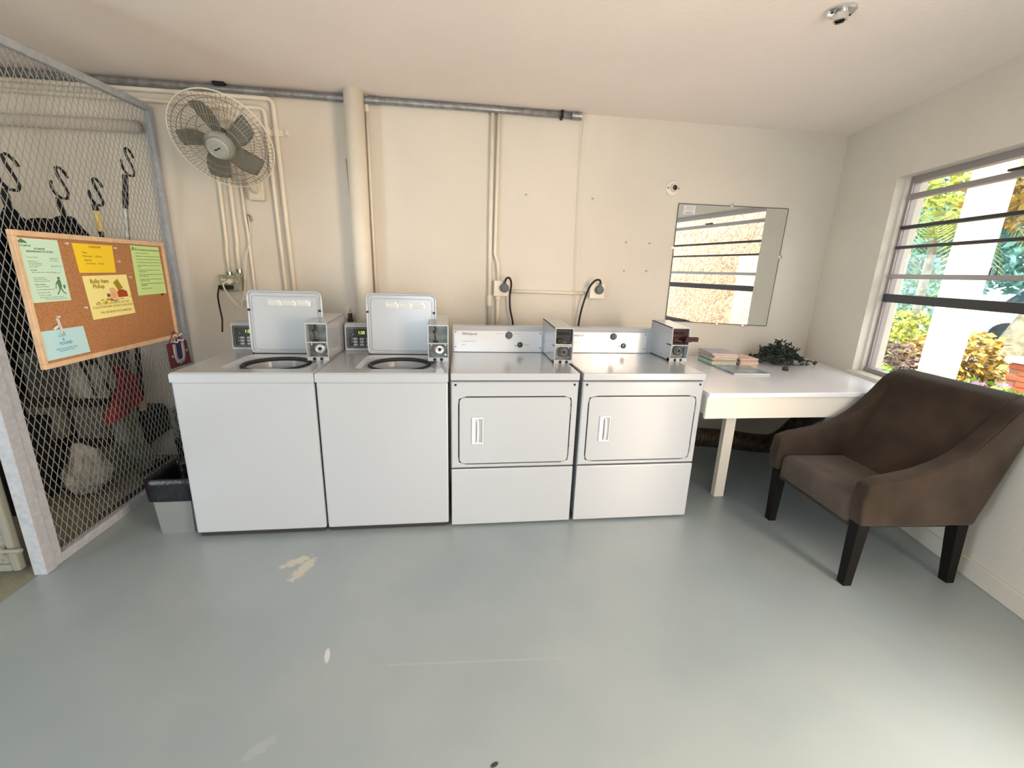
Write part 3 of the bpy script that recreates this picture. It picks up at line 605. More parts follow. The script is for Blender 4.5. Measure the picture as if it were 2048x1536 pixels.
o = obj('wire', wb_, 'greenwire', T); o2 = obj('bulbs', bl, 'greenwire', T); o2['kind'] = 'stuff'
pg = B(); lathe(pg, (3.872, .600, TZ), ZU, [(0, 0), (.02, .0), (.022, .012), (.018, .026), (0, .03)], 14); obj('plug', pg, 'greenwire', T)

# flexible dryer duct under the table
T = thing('flexible_duct', 'dark ribbed flexible vent duct sagging under the white table', 'duct', (3.7, .72, 0))
sp = smooth_path([(2.88, .78, .24), (3.1, .75, .245), (3.35, .72, .245), (3.6, .70, .225), (3.8, .70, .195), (3.97, .70, .19), (4.09, .71, .245), (4.18, .72, .33), (4.27, .74, .40), (4.385, .77, .43)], 34)
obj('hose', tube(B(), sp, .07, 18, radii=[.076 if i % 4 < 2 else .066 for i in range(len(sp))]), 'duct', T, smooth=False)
obj('vent_collar', torus(B(), (4.395, .772, .432), (1, .1, .1), .078, .012, 24, 6), 'galv', T)

# ================================================================== ARMCHAIR
AX, AY, AR = 3.386, -.356, -.062
T = thing('armchair', 'dark taupe upholstered armchair with sloping arms beside the window wall', 'armchair', (AX, AY, 0), AR)
arm = [(-.045, .355), (-.060, .46), (-.050, .560), (.02, .588), (.10, .603), (.20, .628), (.30, .668), (.385, .722), (.45, .785), (.51, .855), (.565, .93), (.60, .965), (.66, .99), (.71, .975), (.705, .93), (.66, .78), (.60, .58), (.535, .355)]
sh = B()
for s in (-1, 1):
    b2 = B(); y0 = .262 if s > 0 else -.345; prism(b2, arm, (0, y0, 0), XR, ZU, YR, .083, .016, 3); me = bpy.data.meshes.new('t'); b2.to_mesh(me); b2.free(); sh.from_mesh(me); bpy.data.meshes.remove(me)
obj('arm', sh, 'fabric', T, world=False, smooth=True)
bk = B(); back = [(.30, .42), (.42, .60), (.50, .78), (.565, .93), (.60, .972), (.655, .997), (.70, .985), (.712, .95), (.66, .78), (.60, .58), (.535, .355), (.32, .355)]
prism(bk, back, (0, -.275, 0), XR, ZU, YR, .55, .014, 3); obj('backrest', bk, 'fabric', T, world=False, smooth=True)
b_ = B(); bx(b_, -.035, .45, -.262, .262, .315, .452, .035, 4)
for v in b_.verts:
    if v.co.z > .40: v.co.z += .028*math.sin(min(1, max(0, (v.co.x+.03)/.45))*PI*.9)*(1-abs(v.co.y/.262)**3)+.012
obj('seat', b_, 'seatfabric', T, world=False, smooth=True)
obj('seat_rail', bx(B(), -.02, .5, -.27, .27, .30, .36, .01), 'fabric', T, world=False)
def aleg(u, v, du, dv):
    b = B(); r0, r1 = .021, .029
    a = [b.verts.new((u+du+i*r0, v+dv+j*r0, 0)) for i, j in ((-1, -1), (1, -1), (1, 1), (-1, 1))]; c = [b.verts.new((u+i*r1, v+j*r1, .37)) for i, j in ((-1, -1), (1, -1), (1, 1), (-1, 1))]
    for k in range(4): b.faces.new((a[k], a[(k+1) % 4], c[(k+1) % 4], c[k]))
    b.faces.new(a[::-1]); b.faces.new(c); return b
for (u, v, du, dv) in ((.0, -.292, 0, 0), (.0, .292, 0, 0), (.52, -.285, .045, 0), (.52, .285, .045, 0)): obj('leg', aleg(u, v, du, dv), 'espresso', T, world=False)
sm = B()
for s in (-1, 1):
    yy = s*.344; pts = [(p[0]*1.0+(.0 if i else .0), yy, p[1]-.012) for i, p in enumerate(arm[3:12])]; tube(sm, smooth_path(pts, 3), .003, 5)
obj('piping', sm, 'fabric', T, world=False)

# ================================================================== MIRROR and wall fittings
T = thing('wall_mirror', 'square frameless mirror clipped to the wall above the table', 'mirror', (3.62, W, 1.10))
mc = [(3.158, 1.115), (4.085, 1.085), (4.096, 2.035), (3.151, 2.031)]
obj('mirror_glass', prism(B(), mc, (0, W-.006, 0), XR, ZU, (0, 1, 0), .005), 'mirror', T)
eb = B(); 
for a, b in zip(mc, mc[1:]+mc[:1]): bar(eb, (a[0], W-.005, a[1]), (b[0], W-.005, b[1]), .006, .004, (0, 1, 0))
obj('mirror_edge', eb, 'grey', T)
for (x, z) in ((3.60, 2.040), (3.142, 1.70), (4.10, 1.66), (3.62, 1.093), (3.86, 1.086)): obj('clip', bx(B(), x-.012, x+.012, W-.012, W, z-.012, z+.012, .003), 'chrome', T)
bm = B(); flat(bm, [(3.195, 1.955), (3.295, 1.957), (3.295, 2.022), (3.195, 2.020)], (0, W-.0065, 0), XR, ZU); lb = obj('sticker', bm, 'whiteplastic', T)
bm = B(); text(bm, 'GLASS MIRROR', .009, (3.245, W-.007, 2.006), XR, ZU, 'CENTER')
for i in range(3): text(bm, ('HANDLE WITH CARE', 'CLEAN WITH DAMP CLOTH', '36 x 36'), .006, (3.245, W-.007, 1.996-i*.008), XR, ZU, 'CENTER') if False else text(bm, ('HANDLE WITH CARE', 'CLEAN WITH DAMP CLOTH', '36 x 36')[i], .006, (3.245, W-.007, 1.996-i*.008), XR, ZU, 'CENTER')
for i in range(22): flat(bm, [(3.215+i*.0027, 1.962), (3.2162+i*.0027, 1.962), (3.2162+i*.0027, 1.971), (3.215+i*.0027, 1.971)], (0, W-.007, 0), XR, ZU)
obj('lettering', bm, 'inkk', lb)
def lampholder(c, ax, label, m, cat='lamp holder'):
    T = thing('lamp_holder', label, cat, c); b = B(); lathe(b, c, ax, [(0, 0), (.057, 0), (.057, .008), (.050, .014), (.030, .018), (.027, .042), (.023, .045), (.019, .042), (.019, .022)], 28); obj('base', b, m, T, smooth=False)
    b = B(); lathe(b, c, ax, [(.0188, .036), (.017, .022), (.0, .020)], 20); obj('socket', b, 'bakelite', T)
    u, v = frame_of(Vector(ax)); b = B()
    for s in (-1, 1): lathe(b, Vector(c)+u*.042*s+Vector(ax)*.012, ax, [(.006, 0), (.005, .006), (0, .006)], 10)
    obj('screws', b, 'darkgap', T); return T
lampholder((3.087, W, 2.137), (0, -1, 0), 'small white porcelain lamp holder on the wall above the mirror', 'porcelain')
lampholder((3.048, -.285, H), (0, 0, -1), 'empty metal lamp holder on the ceiling near the right wall', 'chrome')
# screws left in the wall
for (x, z, l) in ((1.938, 2.032, 'small screw in the wall right of the paired conduits'), (2.453, 2.030, 'small screw in the wall right of the hanging cord'), (2.752, 1.725, 'screw, upper left of the four beside the mirror'), (2.944, 1.724, 'screw, upper right of the four beside the mirror'), (2.754, 1.506, 'screw, lower left of the four beside the mirror'), (2.943, 1.512, 'screw, lower right of the four beside the mirror')):
    b = B(); lathe(b, (x, W, z), (0, -1, 0), [(.004, 0), (.004, .012), (.007, .013), (.006, .017), (0, .018)], 10); single('wall_screw', b, 'steel', l, 'screw', 'screws left in the back wall')

# ================================================================== PIPES AND CONDUITS
pf = W-.02
def pipe(name, pts, r, m, label, cat='pipe', parts=None, n=12, solo=False):
    if solo: return single(name, tube(B(), pts, r, n), m, label, cat, smooth=True)
    T = thing(name, label, cat, Vector(pts[0])); obj('tube', tube(B(), pts, r, n), m, T, smooth=True); return T
def bend(a, b, c, r=.045, n=6):   # rounded corner at b
    a, b, c = Vector(a), Vector(b), Vector(c); p = b+(a-b).normalized()*r; q = b+(c-b).normalized()*r
    return [p*(1-t)**2+b*2*t*(1-t)+q*t*t for t in [i/n for i in range(n+1)]]
T = pipe('ceiling_conduit', [(-2.55, W-.03, 2.566), (.645, W-.03, 2.566), (1.5, W-.03, 2.572), (2.312, W-.03, 2.572)], .022, 'galv', 'grey metal conduit running under the ceiling along the back wall', 'conduit')
b = B(); tube(b, [(2.245, W-.03, 2.572), (2.318, W-.03, 2.572)], .0265, 12); tube(b, [(.80, W-.03, 2.567), (.90, W-.03, 2.568)], .026, 12); obj('coupling', b, 'galv', T)
b = B(); bx(b, 2.165, 2.18, W-.056, W, 2.545, 2.598); bx(b, -.13, -.06, W-.07, W-.0, 2.575, 2.597, .004); obj('strap', b, 'black', T)
z1, z2 = 2.533, 2.474
tA = [(-2.55, pf, z1-.01)]+bend((-2.5, pf, z1), (.212, pf, z1), (.212, pf, 0))+[(.222, pf, 1.9), (.240, pf, 1.0)]
tB = [(-2.55, pf, z2-.01)]+bend((-2.5, pf, z2), (.155, pf, z2), (.155, pf, 0))+[(.166, pf, 1.9), (.182, pf, 1.0)]
T = pipe('water_pipe', tA, .015, 'pipe', 'cream pipe, upper and right one of the pair bending down behind the fan'); b = B(); tube(b, [(.214, pf, 2.36), (.216, pf, 2.31)], .019, 12); obj('coupling', b, 'pipe', T)
T = pipe('water_pipe', tB, .014, 'pipe', 'cream pipe, lower and left one of the pair bending down behind the fan'); b = B(); tube(b, [(.159, pf, 2.36), (.161, pf, 2.31)], .018, 12); obj('coupling', b, 'pipe', T)
single('pipe_strut', bx(bx(B(), .12, .29, W-.012, W, 2.315, 2.355, .002), .275, .29, W-.03, W-.01, 2.32, 2.35), 'pipe', 'short painted strut holding the two pipes right of the fan', 'bracket')
T = thing('drain_column', 'thick round cream pipe from ceiling to floor left of the dryers', 'column', (.748, W-.10, 0)); obj('tube', tube(B(), [(.748, W-.10, 0), (.748, W-.10, H)], .064, 32), 'pipe', T, smooth=True)
b = B(); tube(b, [(.748, W-.10, .35), (.748, W-.10, .45)], .070, 32); obj('coupling', b, 'pipe', T, smooth=True)
T = pipe('narrow_conduit', [(.813, pf, 2.596), (.815, pf, 1.9), (.822, pf, 1.0)], .010, 'pipe', 'narrow cream conduit just right of the thick column', 'conduit'); b = B(); tube(b, [(.813, pf, 2.596), (.813, pf, 2.50)], .0155, 12); obj('coupling', b, 'pipe', T)
pipe('narrow_conduit', [(.652, pf+.008, 2.2), (.668, pf+.008, 1.6), (.690, pf+.008, 1.16)], .007, 'pipe', 'thin cream conduit just left of the thick column', 'conduit', solo=True)
pipe('narrow_conduit', [(-.186, pf, 2.455), (-.188, pf, 1.95), (-.191, pf, 1.60), (-.197, pf, 1.56), (-.199, pf, 1.40)], .012, 'pipe', 'cream conduit into the metal outlet box, left one of the pair', 'conduit', solo=True)
pipe('narrow_conduit', [(-.119, pf, 2.455), (-.119, pf, 1.95), (-.121, pf, 1.60), (-.127, pf, 1.57), (-.130, pf, 1.41)], .013, 'pipe', 'cream conduit into the metal outlet box, right one of the pair', 'conduit', solo=True)
T = pipe('gas_pipe', [(-.052, pf, 2.15), (-.047, pf, 1.80), (-.042, pf, 1.69), (-.040, pf, 1.45), (-.042, pf, 1.0)], .009, 'pipe', 'slim pipe with a dark cable behind it, under the fan', 'pipe'); b = B(); tube(b, [(-.065, W-.006, 2.1), (-.058, W-.006, 1.80), (-.050, W-.006, 1.67)], .004, 6); obj('dark_cable', b, 'black', T)
T = pipe('dryer_conduit', [(1.676, pf, 2.556), (1.674, pf, 1.8), (1.676, pf, 1.0)], .0155, 'pipe', 'cream conduit, left one of the pair, running down past the first outlet box', 'conduit'); b = B(); tube(b, [(1.676, pf, 1.29), (1.676, pf, 1.21)], .020, 12); obj('coupling', b, 'pipe', T)
T = pipe('dryer_conduit', [(1.722, pf, 2.556), (1.714, pf, 1.8), (1.712, pf, 1.60), (1.735, pf, 1.53), (1.742, pf, 1.405)], .0125, 'pipe', 'cream conduit, right one of the pair, bending into the first outlet box', 'conduit', solo=True)
T = pipe('dryer_conduit', [(1.742, pf, 1.29), (1.742, pf, 1.0)], .0165, 'pipe', 'short cream conduit leaving the first outlet box downwards', 'conduit'); b = B(); tube(b, [(1.742, pf, 1.29), (1.742, pf, 1.262)], .022, 12); obj('coupling', b, 'pipe', T)
T = pipe('link_conduit', [(1.805, pf, 1.325), (2.467, pf, 1.322)], .0125, 'pipe', 'horizontal cream conduit linking the two dryer outlets', 'conduit', solo=True)
pipe('hanging_cord', [(2.330, W-.03, 2.555), (2.337, W-.03, 2.2), (2.352, W-.03, 1.6), (2.372, W-.03, .95)], .0028, 'cord', 'thin pale cord hanging from the ceiling conduit end', 'cord', n=6, solo=True)
def outlet(x, z, wd, label, cat='outlet box'):
    T = thing('outlet_box', label, cat, (x, W, z)); obj('box', bx(B(), x-wd/2, x+wd/2, W-.045, W, z-.055, z+.055, .004), 'pipe', T); obj('cover_plate', bx(B(), x-wd/2-.004, x+wd/2+.004, W-.05, W-.044, z-.059, z+.059, .002), 'pipe', T); return T
outlet(1.765, 1.345, .108, 'square painted outlet box holding the first dryer plug'); outlet(2.533, 1.345, .112, 'square painted outlet box holding the second dryer plug')
def plugcord(px, pz, pts, label):
    T = thing('dryer_plug', label, 'plug', (px, W-.05, pz)); b = B(); lathe(b, (px, W-.0505, pz), (0, -1, 0), [(0, 0), (.034, 0), (.034, .022), (.028, .034), (0, .036)], 24); tube(b, [(px-.004, W-.07, pz+.024), (px+.002, W-.075, pz+.052)], .012, 10); obj('plug_body', b, 'grey', T)
    sp = smooth_path(pts, 8); bb = B(); tube(bb, sp, .0075, 8); obj('cord', bb, 'black', T, smooth=True)
plugcord(1.787, 1.350, [(1.789, W-.075, 1.400), (1.800, W-.08, 1.423), (1.824, W-.07, 1.425), (1.840, W-.06, 1.38), (1.832, W-.055, 1.29), (1.838, W-.05, 1.19), (1.862, W-.05, 1.08), (1.87, W-.05, .95)], 'round grey dryer plug with black cord, left one, above the first dryer')
plugcord(2.545, 1.355, [(2.547, W-.075, 1.405), (2.535, W-.08, 1.430), (2.50, W-.075, 1.425), (2.462, W-.06, 1.37), (2.425, W-.055, 1.25), (2.402, W-.05, 1.12), (2.395, W-.05, .95)], 'round grey dryer plug with black cord, right one, near the mirror')
# metal outlet box behind the first washer, with cords
T = thing('metal_outlet_box', 'weathered metal outlet box with plugged cords behind the first washer', 'outlet box', (-.2, W, 1.28))
obj('box', bx(B(), -.262, -.150, W-.05, W, 1.275, 1.388, .004), 'ductbox', T); obj('side_box', bx(B(), -.148, -.112, W-.06, W, 1.280, 1.405, .003), 'ductbox', T)
b = B(); tube(b, [(-.199, pf, 1.388), (-.199, pf, 1.41)], .018, 10); tube(b, [(-.130, pf, 1.405), (-.130, pf, 1.43)], .018, 10); obj('connectors', b, 'steel', T)
b = B()
for sx in (-.238, -.222): lathe(b, (sx, W-.05, 1.355), (0, -1, 0), [(.008, 0), (.007, .003), (0, .003)], 10)
obj('receptacle_face', b, 'pipe', T)
T = thing('black_power_cord', 'black flat plug and cord dropping from the metal outlet box', 'cord', (-.22, W-.06, 1.3)); obj('plug_body', bx(B(), -.258, -.165, W-.085, W-.051, 1.290, 1.318, .006), 'black', T)
obj('cord', tube(B(), smooth_path([(-.255, W-.075, 1.30), (-.262, W-.09, 1.24), (-.245, W-.12, 1.16), (-.20, W-.2, 1.09), (-.16, W-.3, 1.02)], 6), .006, 6), 'black', T)
T = thing('white_power_cord', 'white plug and cord looping from the metal outlet box', 'cord', (-.19, W-.06, 1.35)); b = B(); lathe(b, (-.178, W-.051, 1.345), (0, -1, 0), [(0, 0), (.02, 0), (.017, .03), (0, .03)], 14); obj('plug_body', b, 'cord', T)
obj('cord', tube(B(), smooth_path([(-.18, W-.075, 1.345), (-.215, W-.09, 1.33), (-.205, W-.09, 1.28), (-.165, W-.085, 1.21), (-.12, W-.08, 1.165), (-.105, W-.08, 1.21), (-.06, W-.07, 1.235), (0.0, W-.06, 1.23)], 6), .006, 6), 'cord', T)
T = thing('fan_power_cord', 'pale cord hanging from a nail down toward the outlet box', 'cord', (-.03, W-.03, 1.2)); obj('cord', tube(B(), smooth_path([(-.028, W-.012, 1.80), (-.030, W-.02, 1.66), (-.065, W-.04, 1.5), (-.09, W-.05, 1.33), (-.10, W-.06, 1.24), (-.14, W-.07, 1.18), (-.17, W-.08, 1.14)], 6), .004, 6), 'cord', T)
b = B(); tube(b, [(-.02, W, 1.795), (-.02, W-.03, 1.80)], .006, 8); tube(b, [(-.015, W-.012, 1.79), (-.012, W-.012, 1.76)], .008, 8); single('wall_hook', b, 'ductbox', 'small rusty hook on the wall under the fan', 'hook')
T = thing('water_valve', 'dark brass valve with a hose behind the coin box of the first washer', 'valve', (.62, W-.03, 1.05)); b = B(); bx(b, .585, .615, W-.02, W, 1.09, 1.17, .004); obj('plate', b, 'pipe', T)
b = B(); tube(b, [(.62, W-.03, 1.13), (.625, W-.05, 1.06), (.628, W-.07, .98)], .016, 10); lathe(b, (.628, W-.05, 1.08), (0, -1, 0), [(0, 0), (.022, 0), (.022, .02), (0, .02)], 10); obj('valve_body', b, 'bakelite', T)

# ================================================================== WALL FAN
FC = Vector((.064, .715, 2.160)); tu, az = .023, -.648
FN = Vector((math.sin(tu)*math.cos(az), -math.cos(tu)*math.cos(az), math.sin(az))).normalized(); fu, fv = frame_of(FN)
T = thing('wall_fan', 'grey oscillating wall fan tilted down beside the mesh cage', 'fan', (.08, W, 1.95))
R0 = .271; g = B()
def ringp(a, r, h): return FC+FN*h+r*(math.cos(a)*fu+math.sin(a)*fv)
def fdepth(r): return .075*(1-(r/R0)**2.6)
for i in range(76):
    a = 2*PI*i/76; pts = [ringp(a+.0*k, r, fdepth(r)) for k, r in enumerate((.072, .12, .17, .215, .248, R0))]; tube(g, pts, .0012, 4, cap=False)
for i in range(54):
    a = 2*PI*i/54; pts = [ringp(a, r, -fdepth(r)*1.0) for r in (.06, .12, .17, .215, .248, R0)]; tube(g, pts, .0012, 4, cap=False)
for (r, s) in ((.120, 1), (.165, 1), (.215, 1), (.245, 1), (.215, -1), (.15, -1)): torus(g, FC+FN*fdepth(r)*s, FN, r, .0018, 56, 4)
guard = obj('guard', g, 'fanwire', T); guard['kind'] = 'stuff'
obj('guard_rim', torus(B(), FC, FN, R0, .0038, 64, 8), 'fanbody', T, smooth=True)
hb = B(); lathe(hb, FC, FN, [(.080, .050), (.080, .058), (.066, .062), (.060, .064), (.058, .094), (.048, .100), (.044, .096), (.030, .098), (0, .098)], 36); hub = obj('hub_cap', hb, 'fan', T)
b = B(); r_, u_ = Vector((1, 0, 0))-FN*FN.x, Vector((0, 0, 1))-FN*FN.z; r_.normalize(); u_ = FN.cross(r_)*-1 if FN.cross(r_).z < 0 else FN.cross(r_)
flat(b, [(-.020, -.010), (-.006, -.010), (-.004, -.004), (.006, -.004), (.010, .002), (.020, .002), (.020, .008), (.006, .008), (.002, .000), (-.008, .000), (-.012, -.004), (-.020, -.004)], FC+FN*.0995, r_, u_); obj('badge', b, 'black', hub)
for k in range(5):
    b = B(); a0 = 2*PI*k/5+.95; gv = []
    for i in range(7):
        r = .045+(.222-.045)*i/6; half = .42+.38*math.sin(PI*min(1, .12+.70*i/6)); row = []
        for j in range(6):
            s = j/5-.5; aa = a0+s*2*half*(.115/(r+.03))*.75+(.25*i/6); row.append(b.verts.new(ringp(aa, r, .018-.055*s*(1-.3*i/6))))
        gv.append(row)
    for i in range(6):
        for j in range(5): b.faces.new((gv[i][j], gv[i][j+1], gv[i+1][j+1], gv[i+1][j]))
    bmesh.ops.solidify(b, geom=b.faces[:], thickness=.002); obj('blade', b, 'fanblade', T, smooth=True)
b = B(); lathe(b, FC, FN, [(0, .03), (.045, .03), (.045, -.02), (0, -.02)], 24); obj('blade_hub', b, 'fan', T)
b = B(); lathe(b, FC-FN*.07, -FN, [(.062, -.03), (.072, .0), (.070, .05), (.055, .10), (.03, .125), (0, .13)], 28); obj('motor_housing', b, 'fanbody', T, smooth=True)
b = B(); mp_ = FC-FN*.12; tube(b, smooth_path([mp_, mp_+Vector((0, .06, -.08)), Vector((.06, W-.12, 1.98)), Vector((.055, W-.03, 1.955))], 5), .022, 12); obj('arm', b, 'fanbody', T, smooth=True)
b = B(); bx(b, .0, .105, W-.05, W, 1.895, 2.03, .01); obj('wall_bracket', b, 'fanbody', T)

# ================================================================== STORAGE CAGE
CX = -.557
T = thing('storage_cage', 'grey steel and diamond mesh storage cage along the left side', 'cage', (CX, -.22, 0))
obj('corner_post', bx(B(), CX-.03, CX+.026, -.252, -.198, 0, H, .003), 'cagepaint', T)
obj('frame_stile', bx(B(), CX-.02, CX+.018, -.194, -.150, .0, 2.40, .003), 'cagepaint', T)
obj('frame_stile', bx(B(), CX-.02, CX+.018, W-.045, W-.004, .0, 2.435, .003), 'cagepaint', T)
obj('top_rail', prism(B(), [(-.15, 2.355), (W-.045, 2.405), (W-.045, 2.445), (-.15, 2.395)], (CX-.02, 0, 0), YR, ZU, XR, .038, .003, 1), 'cagepaint', T)
obj('bottom_rail', bx(B(), CX-.02, CX+.018, -.15, W-.045, .0, .048, .003), 'cagepaint', T)
obj('bottom_strip', bx(B(), CX-.034, CX-.021, .15, W-.045, .0, .075, .002), 'plank', T)
obj('mid_rail', bx(B(), CX-.03, CX-.005, W-.4, W-.004, 1.21, 1.225), 'cagepaint', T)
# expanded metal strands: straight diagonals in two directions, clipped to the opening
bm = B(); ya, yb, za, zb2 = -.150, W-.045, .048, 2.40; sy_, sz_ = .0345, .077; k_ = sz_/sy_
for s in (-1, 1):
    c0 = za-k_*(yb if s > 0 else -ya); c = math.floor(((za-zb2)-k_*3)/sz_)*sz_
    c = -8.0
    while c < 8.0:
        # line z = s*k*y + c
        pts = []
        for y in (ya, yb):
            z = s*k_*y+c
            pts.append((y, z))
        (y0, z0_), (y1, z1_) = pts
        if z0_ > z1_: (y0, z0_), (y1, z1_) = (y1, z1_), (y0, z0_)
        def cl(y0, z0, y1, z1):
            if z1 < za or z0 > zb2: return None
            if z0 < za: y0 += (za-z0)*(y1-y0)/(z1-z0); z0 = za
            if z1 > zb2: y1 += (zb2-z1)*(y1-y0)/(z1-z0); z1 = zb2
            return (y0, z0, y1, z1)
        r = cl(y0, z0_, y1, z1_)
        if r: bar(bm, (CX+.0016*s, r[0], r[1]), (CX+.0016*s, r[2], r[3]), .0024, .0018, (1, 0, 0))
        c += sz_
o = obj('mesh_strands', bm, 'wire', T); o['kind'] = 'stuff'
# front side of the cage: gate beside the post
T = thing('cage_gate', 'grey tan sheet gate with tube frame left of the cage post', 'gate', (-.9, -.225, 0))
b = B(); bx(b, -.675, -.640, -.250, -.212, .025, 2.3, .008); obj('gate_stile', b, 'gatepaint', T)
obj('gate_stile', bx(B(), -1.70, -1.66, -.250, -.212, .025, 2.3, .008), 'cagepaint', T)
obj('bottom_rail', bx(B(), -1.66, -.675, -.248, -.214, .025, .060, .006), 'gatepaint', T); obj('top_rail', bx(B(), -1.66, -.705, -.248, -.214, 2.26, 2.3, .006), 'cagepaint', T)
obj('panel', bx(B(), -1.66, -.675, -.232, -.228, .06, 1.0), 'gatepanel', T); obj('mid_rail', bx(B(), -1.66, -.705, -.246, -.216, 1.0, 1.035, .006), 'cagepaint', T)
b = B(); tube(b, [(-.80, -.262, .145), (-.60, -.262, .145)], .010, 10); bx(b, -.70, -.675, -.268, -.250, .125, .165, .003); obj('latch', b, 'gatepaint', T)
bm = B()
for i in range(60):
    z = 1.035+i*.042
    if z < 2.25: bar(bm, (-1.66, -.23, z), (-.705, -.23, min(2.26, z+.0)), .002, .002)
for i in range(28): bar(bm, (-1.66+i*.0345, -.23, 1.035), (-1.66+i*.0345, -.23, 2.26), .002, .002, (0, 1, 0))
o = obj('mesh_strands', bm, 'wire', T); o['kind'] = 'stuff'
struct('trim_1.cage'.replace('.cage', ''), bx(B(), -.60, -.575, -.20, -.19, 0, .01), 'cagepaint') if False else None

# ------------------------------------------------------------------ cork board and notices (outside of the mesh)
BX0 = CX+.011; BXF = BX0+.018
T = thing('cork_board', 'cork notice board in a pine frame hung on the mesh cage', 'notice board', (BX0, .5, .965))
obj('cork', bx(B(), BX0, BX0+.010, .0, 1.01, .968, 1.578), 'cork', T)
for (y0, y1, z0_, z1_) in ((-.010, 1.022, 1.565, 1.590), (-.010, 1.022, .953, .978), (-.010, .012, .978, 1.565), (1.0, 1.022, .978, 1.565)): obj('frame_rail', bx(B(), BX0-.004, BX0+.020, y0, y1, z0_, z1_, .003), 'pine', T)
PX = BX0+.0108
def paper(poly, m, label, group='notices on the cork board'):
    ps = [(p[0], p[1]) for p in poly]; cy = sum(p[0] for p in ps)/4; cz = min(p[1] for p in ps)
    T = thing('paper_notice', label, 'notice', (PX, cy, cz), 0, group); b = B()
    prism(b, ps, (PX+.0002, 0, 0), YR, ZU, XR, .0006); obj('sheet', b, m, T); return T
PT = PX+.0013
def ptext(T, lines, ink, name='lettering'):
    b = B()
    for (s, y, z, sz, al, bo) in lines: text(b, s, sz, (PT, y, z), YR, ZU, al, bo)
    obj(name, b, ink, T)
T = paper([(-.000, 1.557), (.222, 1.557), (.226, 1.266), (.002, 1.266)], 'mint', 'mint green notice with small text and a walking figure drawing, upper left')
ptext(T, [('SYCAMORE', .018, 1.520, .011, 'LEFT', .0003), ('SYCAMORE', .115, 1.508, .011, 'CENTER', .0004), ('NEIGHBORHOOD PICNIC', .115, 1.495, .012, 'CENTER', .0004), ('You are invited', .040, 1.470, .009, 'LEFT', 0), ('Saturday 4-7', .155, 1.466, .010, 'LEFT', 0), ('at the park', .157, 1.456, .009, 'LEFT', 0)] +
      [(s, .043, 1.452-i*.0085, .0085, 'LEFT', 0) for i, s in enumerate(('Please join us', 'for food and games', 'for all of the family,', 'rain or shine'))] +
      [('Pot luck', .046, 1.412, .009, 'LEFT', .0002), ('Bring a dish to share, drinks given', .050, 1.402, .008, 'LEFT', 0), ('Music starts at five', .155, 1.430, .008, 'LEFT', 0), ('Raffle at six', .160, 1.400, .008, 'LEFT', 0)] +
      [(s, .050, 1.378-i*.0085, .0085, 'LEFT', 0) for i, s in enumerate(('Set up volunteers', 'meet at the laundry', 'room at noon on Friday'))] + [('What to bring', .050, 1.346, .009, 'LEFT', .0002), ('chairs and a blanket', .052, 1.336, .0085, 'LEFT', 0), ('for more details please call', .052, 1.322, .0085, 'LEFT', 0), ('the residents office', .054, 1.308, .0085, 'LEFT', 0), ('or leave a message', .056, 1.296, .0085, 'LEFT', 0), ('All neighbors are welcome to attend', .06, 1.285, .0085, 'LEFT', 0), ('Thank you for keeping the park clean', .205, 1.276, .008, 'RIGHT', 0)], 'inkg')
b = B()   # tree emblem and walking figure, printed flat
for (dy, dz, r) in ((0, 0, .011), (-.012, -.004, .008), (.012, -.004, .008), (-.02, -.007, .005), (.02, -.007, .005)): disc(b, (PT, .035+dy, 1.545+dz), YR, ZU, r*.8, 12)
flat(b, [(.033, 1.533), (.037, 1.533), (.036, 1.542), (.034, 1.542)], (PT, 0, 0), YR, ZU)
obj('tree_emblem', b, 'inkg', T)
b = B(); fy = .180
for poly in ([(-.008, .074), (.008, .072), (.010, .045), (.006, .030), (-.008, .030), (-.012, .050)], [(-.008, .030), (0, .030), (-.010, .014), (-.022, .002), (-.026, .006), (-.014, .018)], [(.0, .030), (.008, .030), (.014, .016), (.026, .006), (.024, .001), (.008, .014)], [(-.010, .070), (-.006, .062), (-.020, .048), (-.024, .030), (-.028, .032), (-.022, .055)], [(-.007, .086), (.007, .086), (.010, .081), (-.010, .081)], [(.016, .048), (.030, .048), (.028, .030), (.018, .030)]):
    flat(b, poly, (PT, fy, 1.295), YR, ZU)
disc(b, (PT, fy, 1.295+.078), YR, ZU, .006, 10); obj('figure_drawing', b, 'inkg', T)
T = paper([(.303, 1.549), (.572, 1.549), (.562, 1.400), (.312, 1.400)], 'yellow', 'bright golden yellow notice at the top middle of the board')
ptext(T, [('CALENDAR', .445, 1.530, .016, 'CENTER', .0005), ('Today', .352, 1.500, .013, 'LEFT', .0003), ('Wednesday  -  10:30 am', .352, 1.482, .013, 'LEFT', .0002), ('Saturday', .360, 1.462, .013, 'LEFT', .0003), ('Community  -  Potluck', .366, 1.444, .013, 'LEFT', .0002)], 'inky')
T = paper([(.322, 1.384), (.640, 1.388), (.656, 1.160), (.336, 1.152)], 'lemon', 'pale lemon notice headed Bulky Item Pickup, below the golden one')
ptext(T, [('Bulky Item', .365, 1.345, .030, 'LEFT', .0010), ('Pickup', .378, 1.318, .030, 'LEFT', .0010), ('BULK ITEMS CAN BE PUT OUT ON', .497, 1.228, .016, 'CENTER', .0003), ('COLLECTION AND OR RECYCLING DAYS', .497, 1.210, .016, 'CENTER', .0003), ('WILL BE ISSUED IF IN DUMPSTER', .510, 1.180, .016, 'CENTER', .0003)], 'inky')
def shapes(name, ink, polys):
    b = B()
    for pl in polys: flat(b, pl, (PT, 0, 0), YR, ZU)
    obj(name, b, ink, T)
shapes('armchair_picture', 'inkr', [[(.540, 1.290), (.560, 1.304), (.590, 1.305), (.618, 1.292), (.622, 1.262), (.545, 1.260)]])
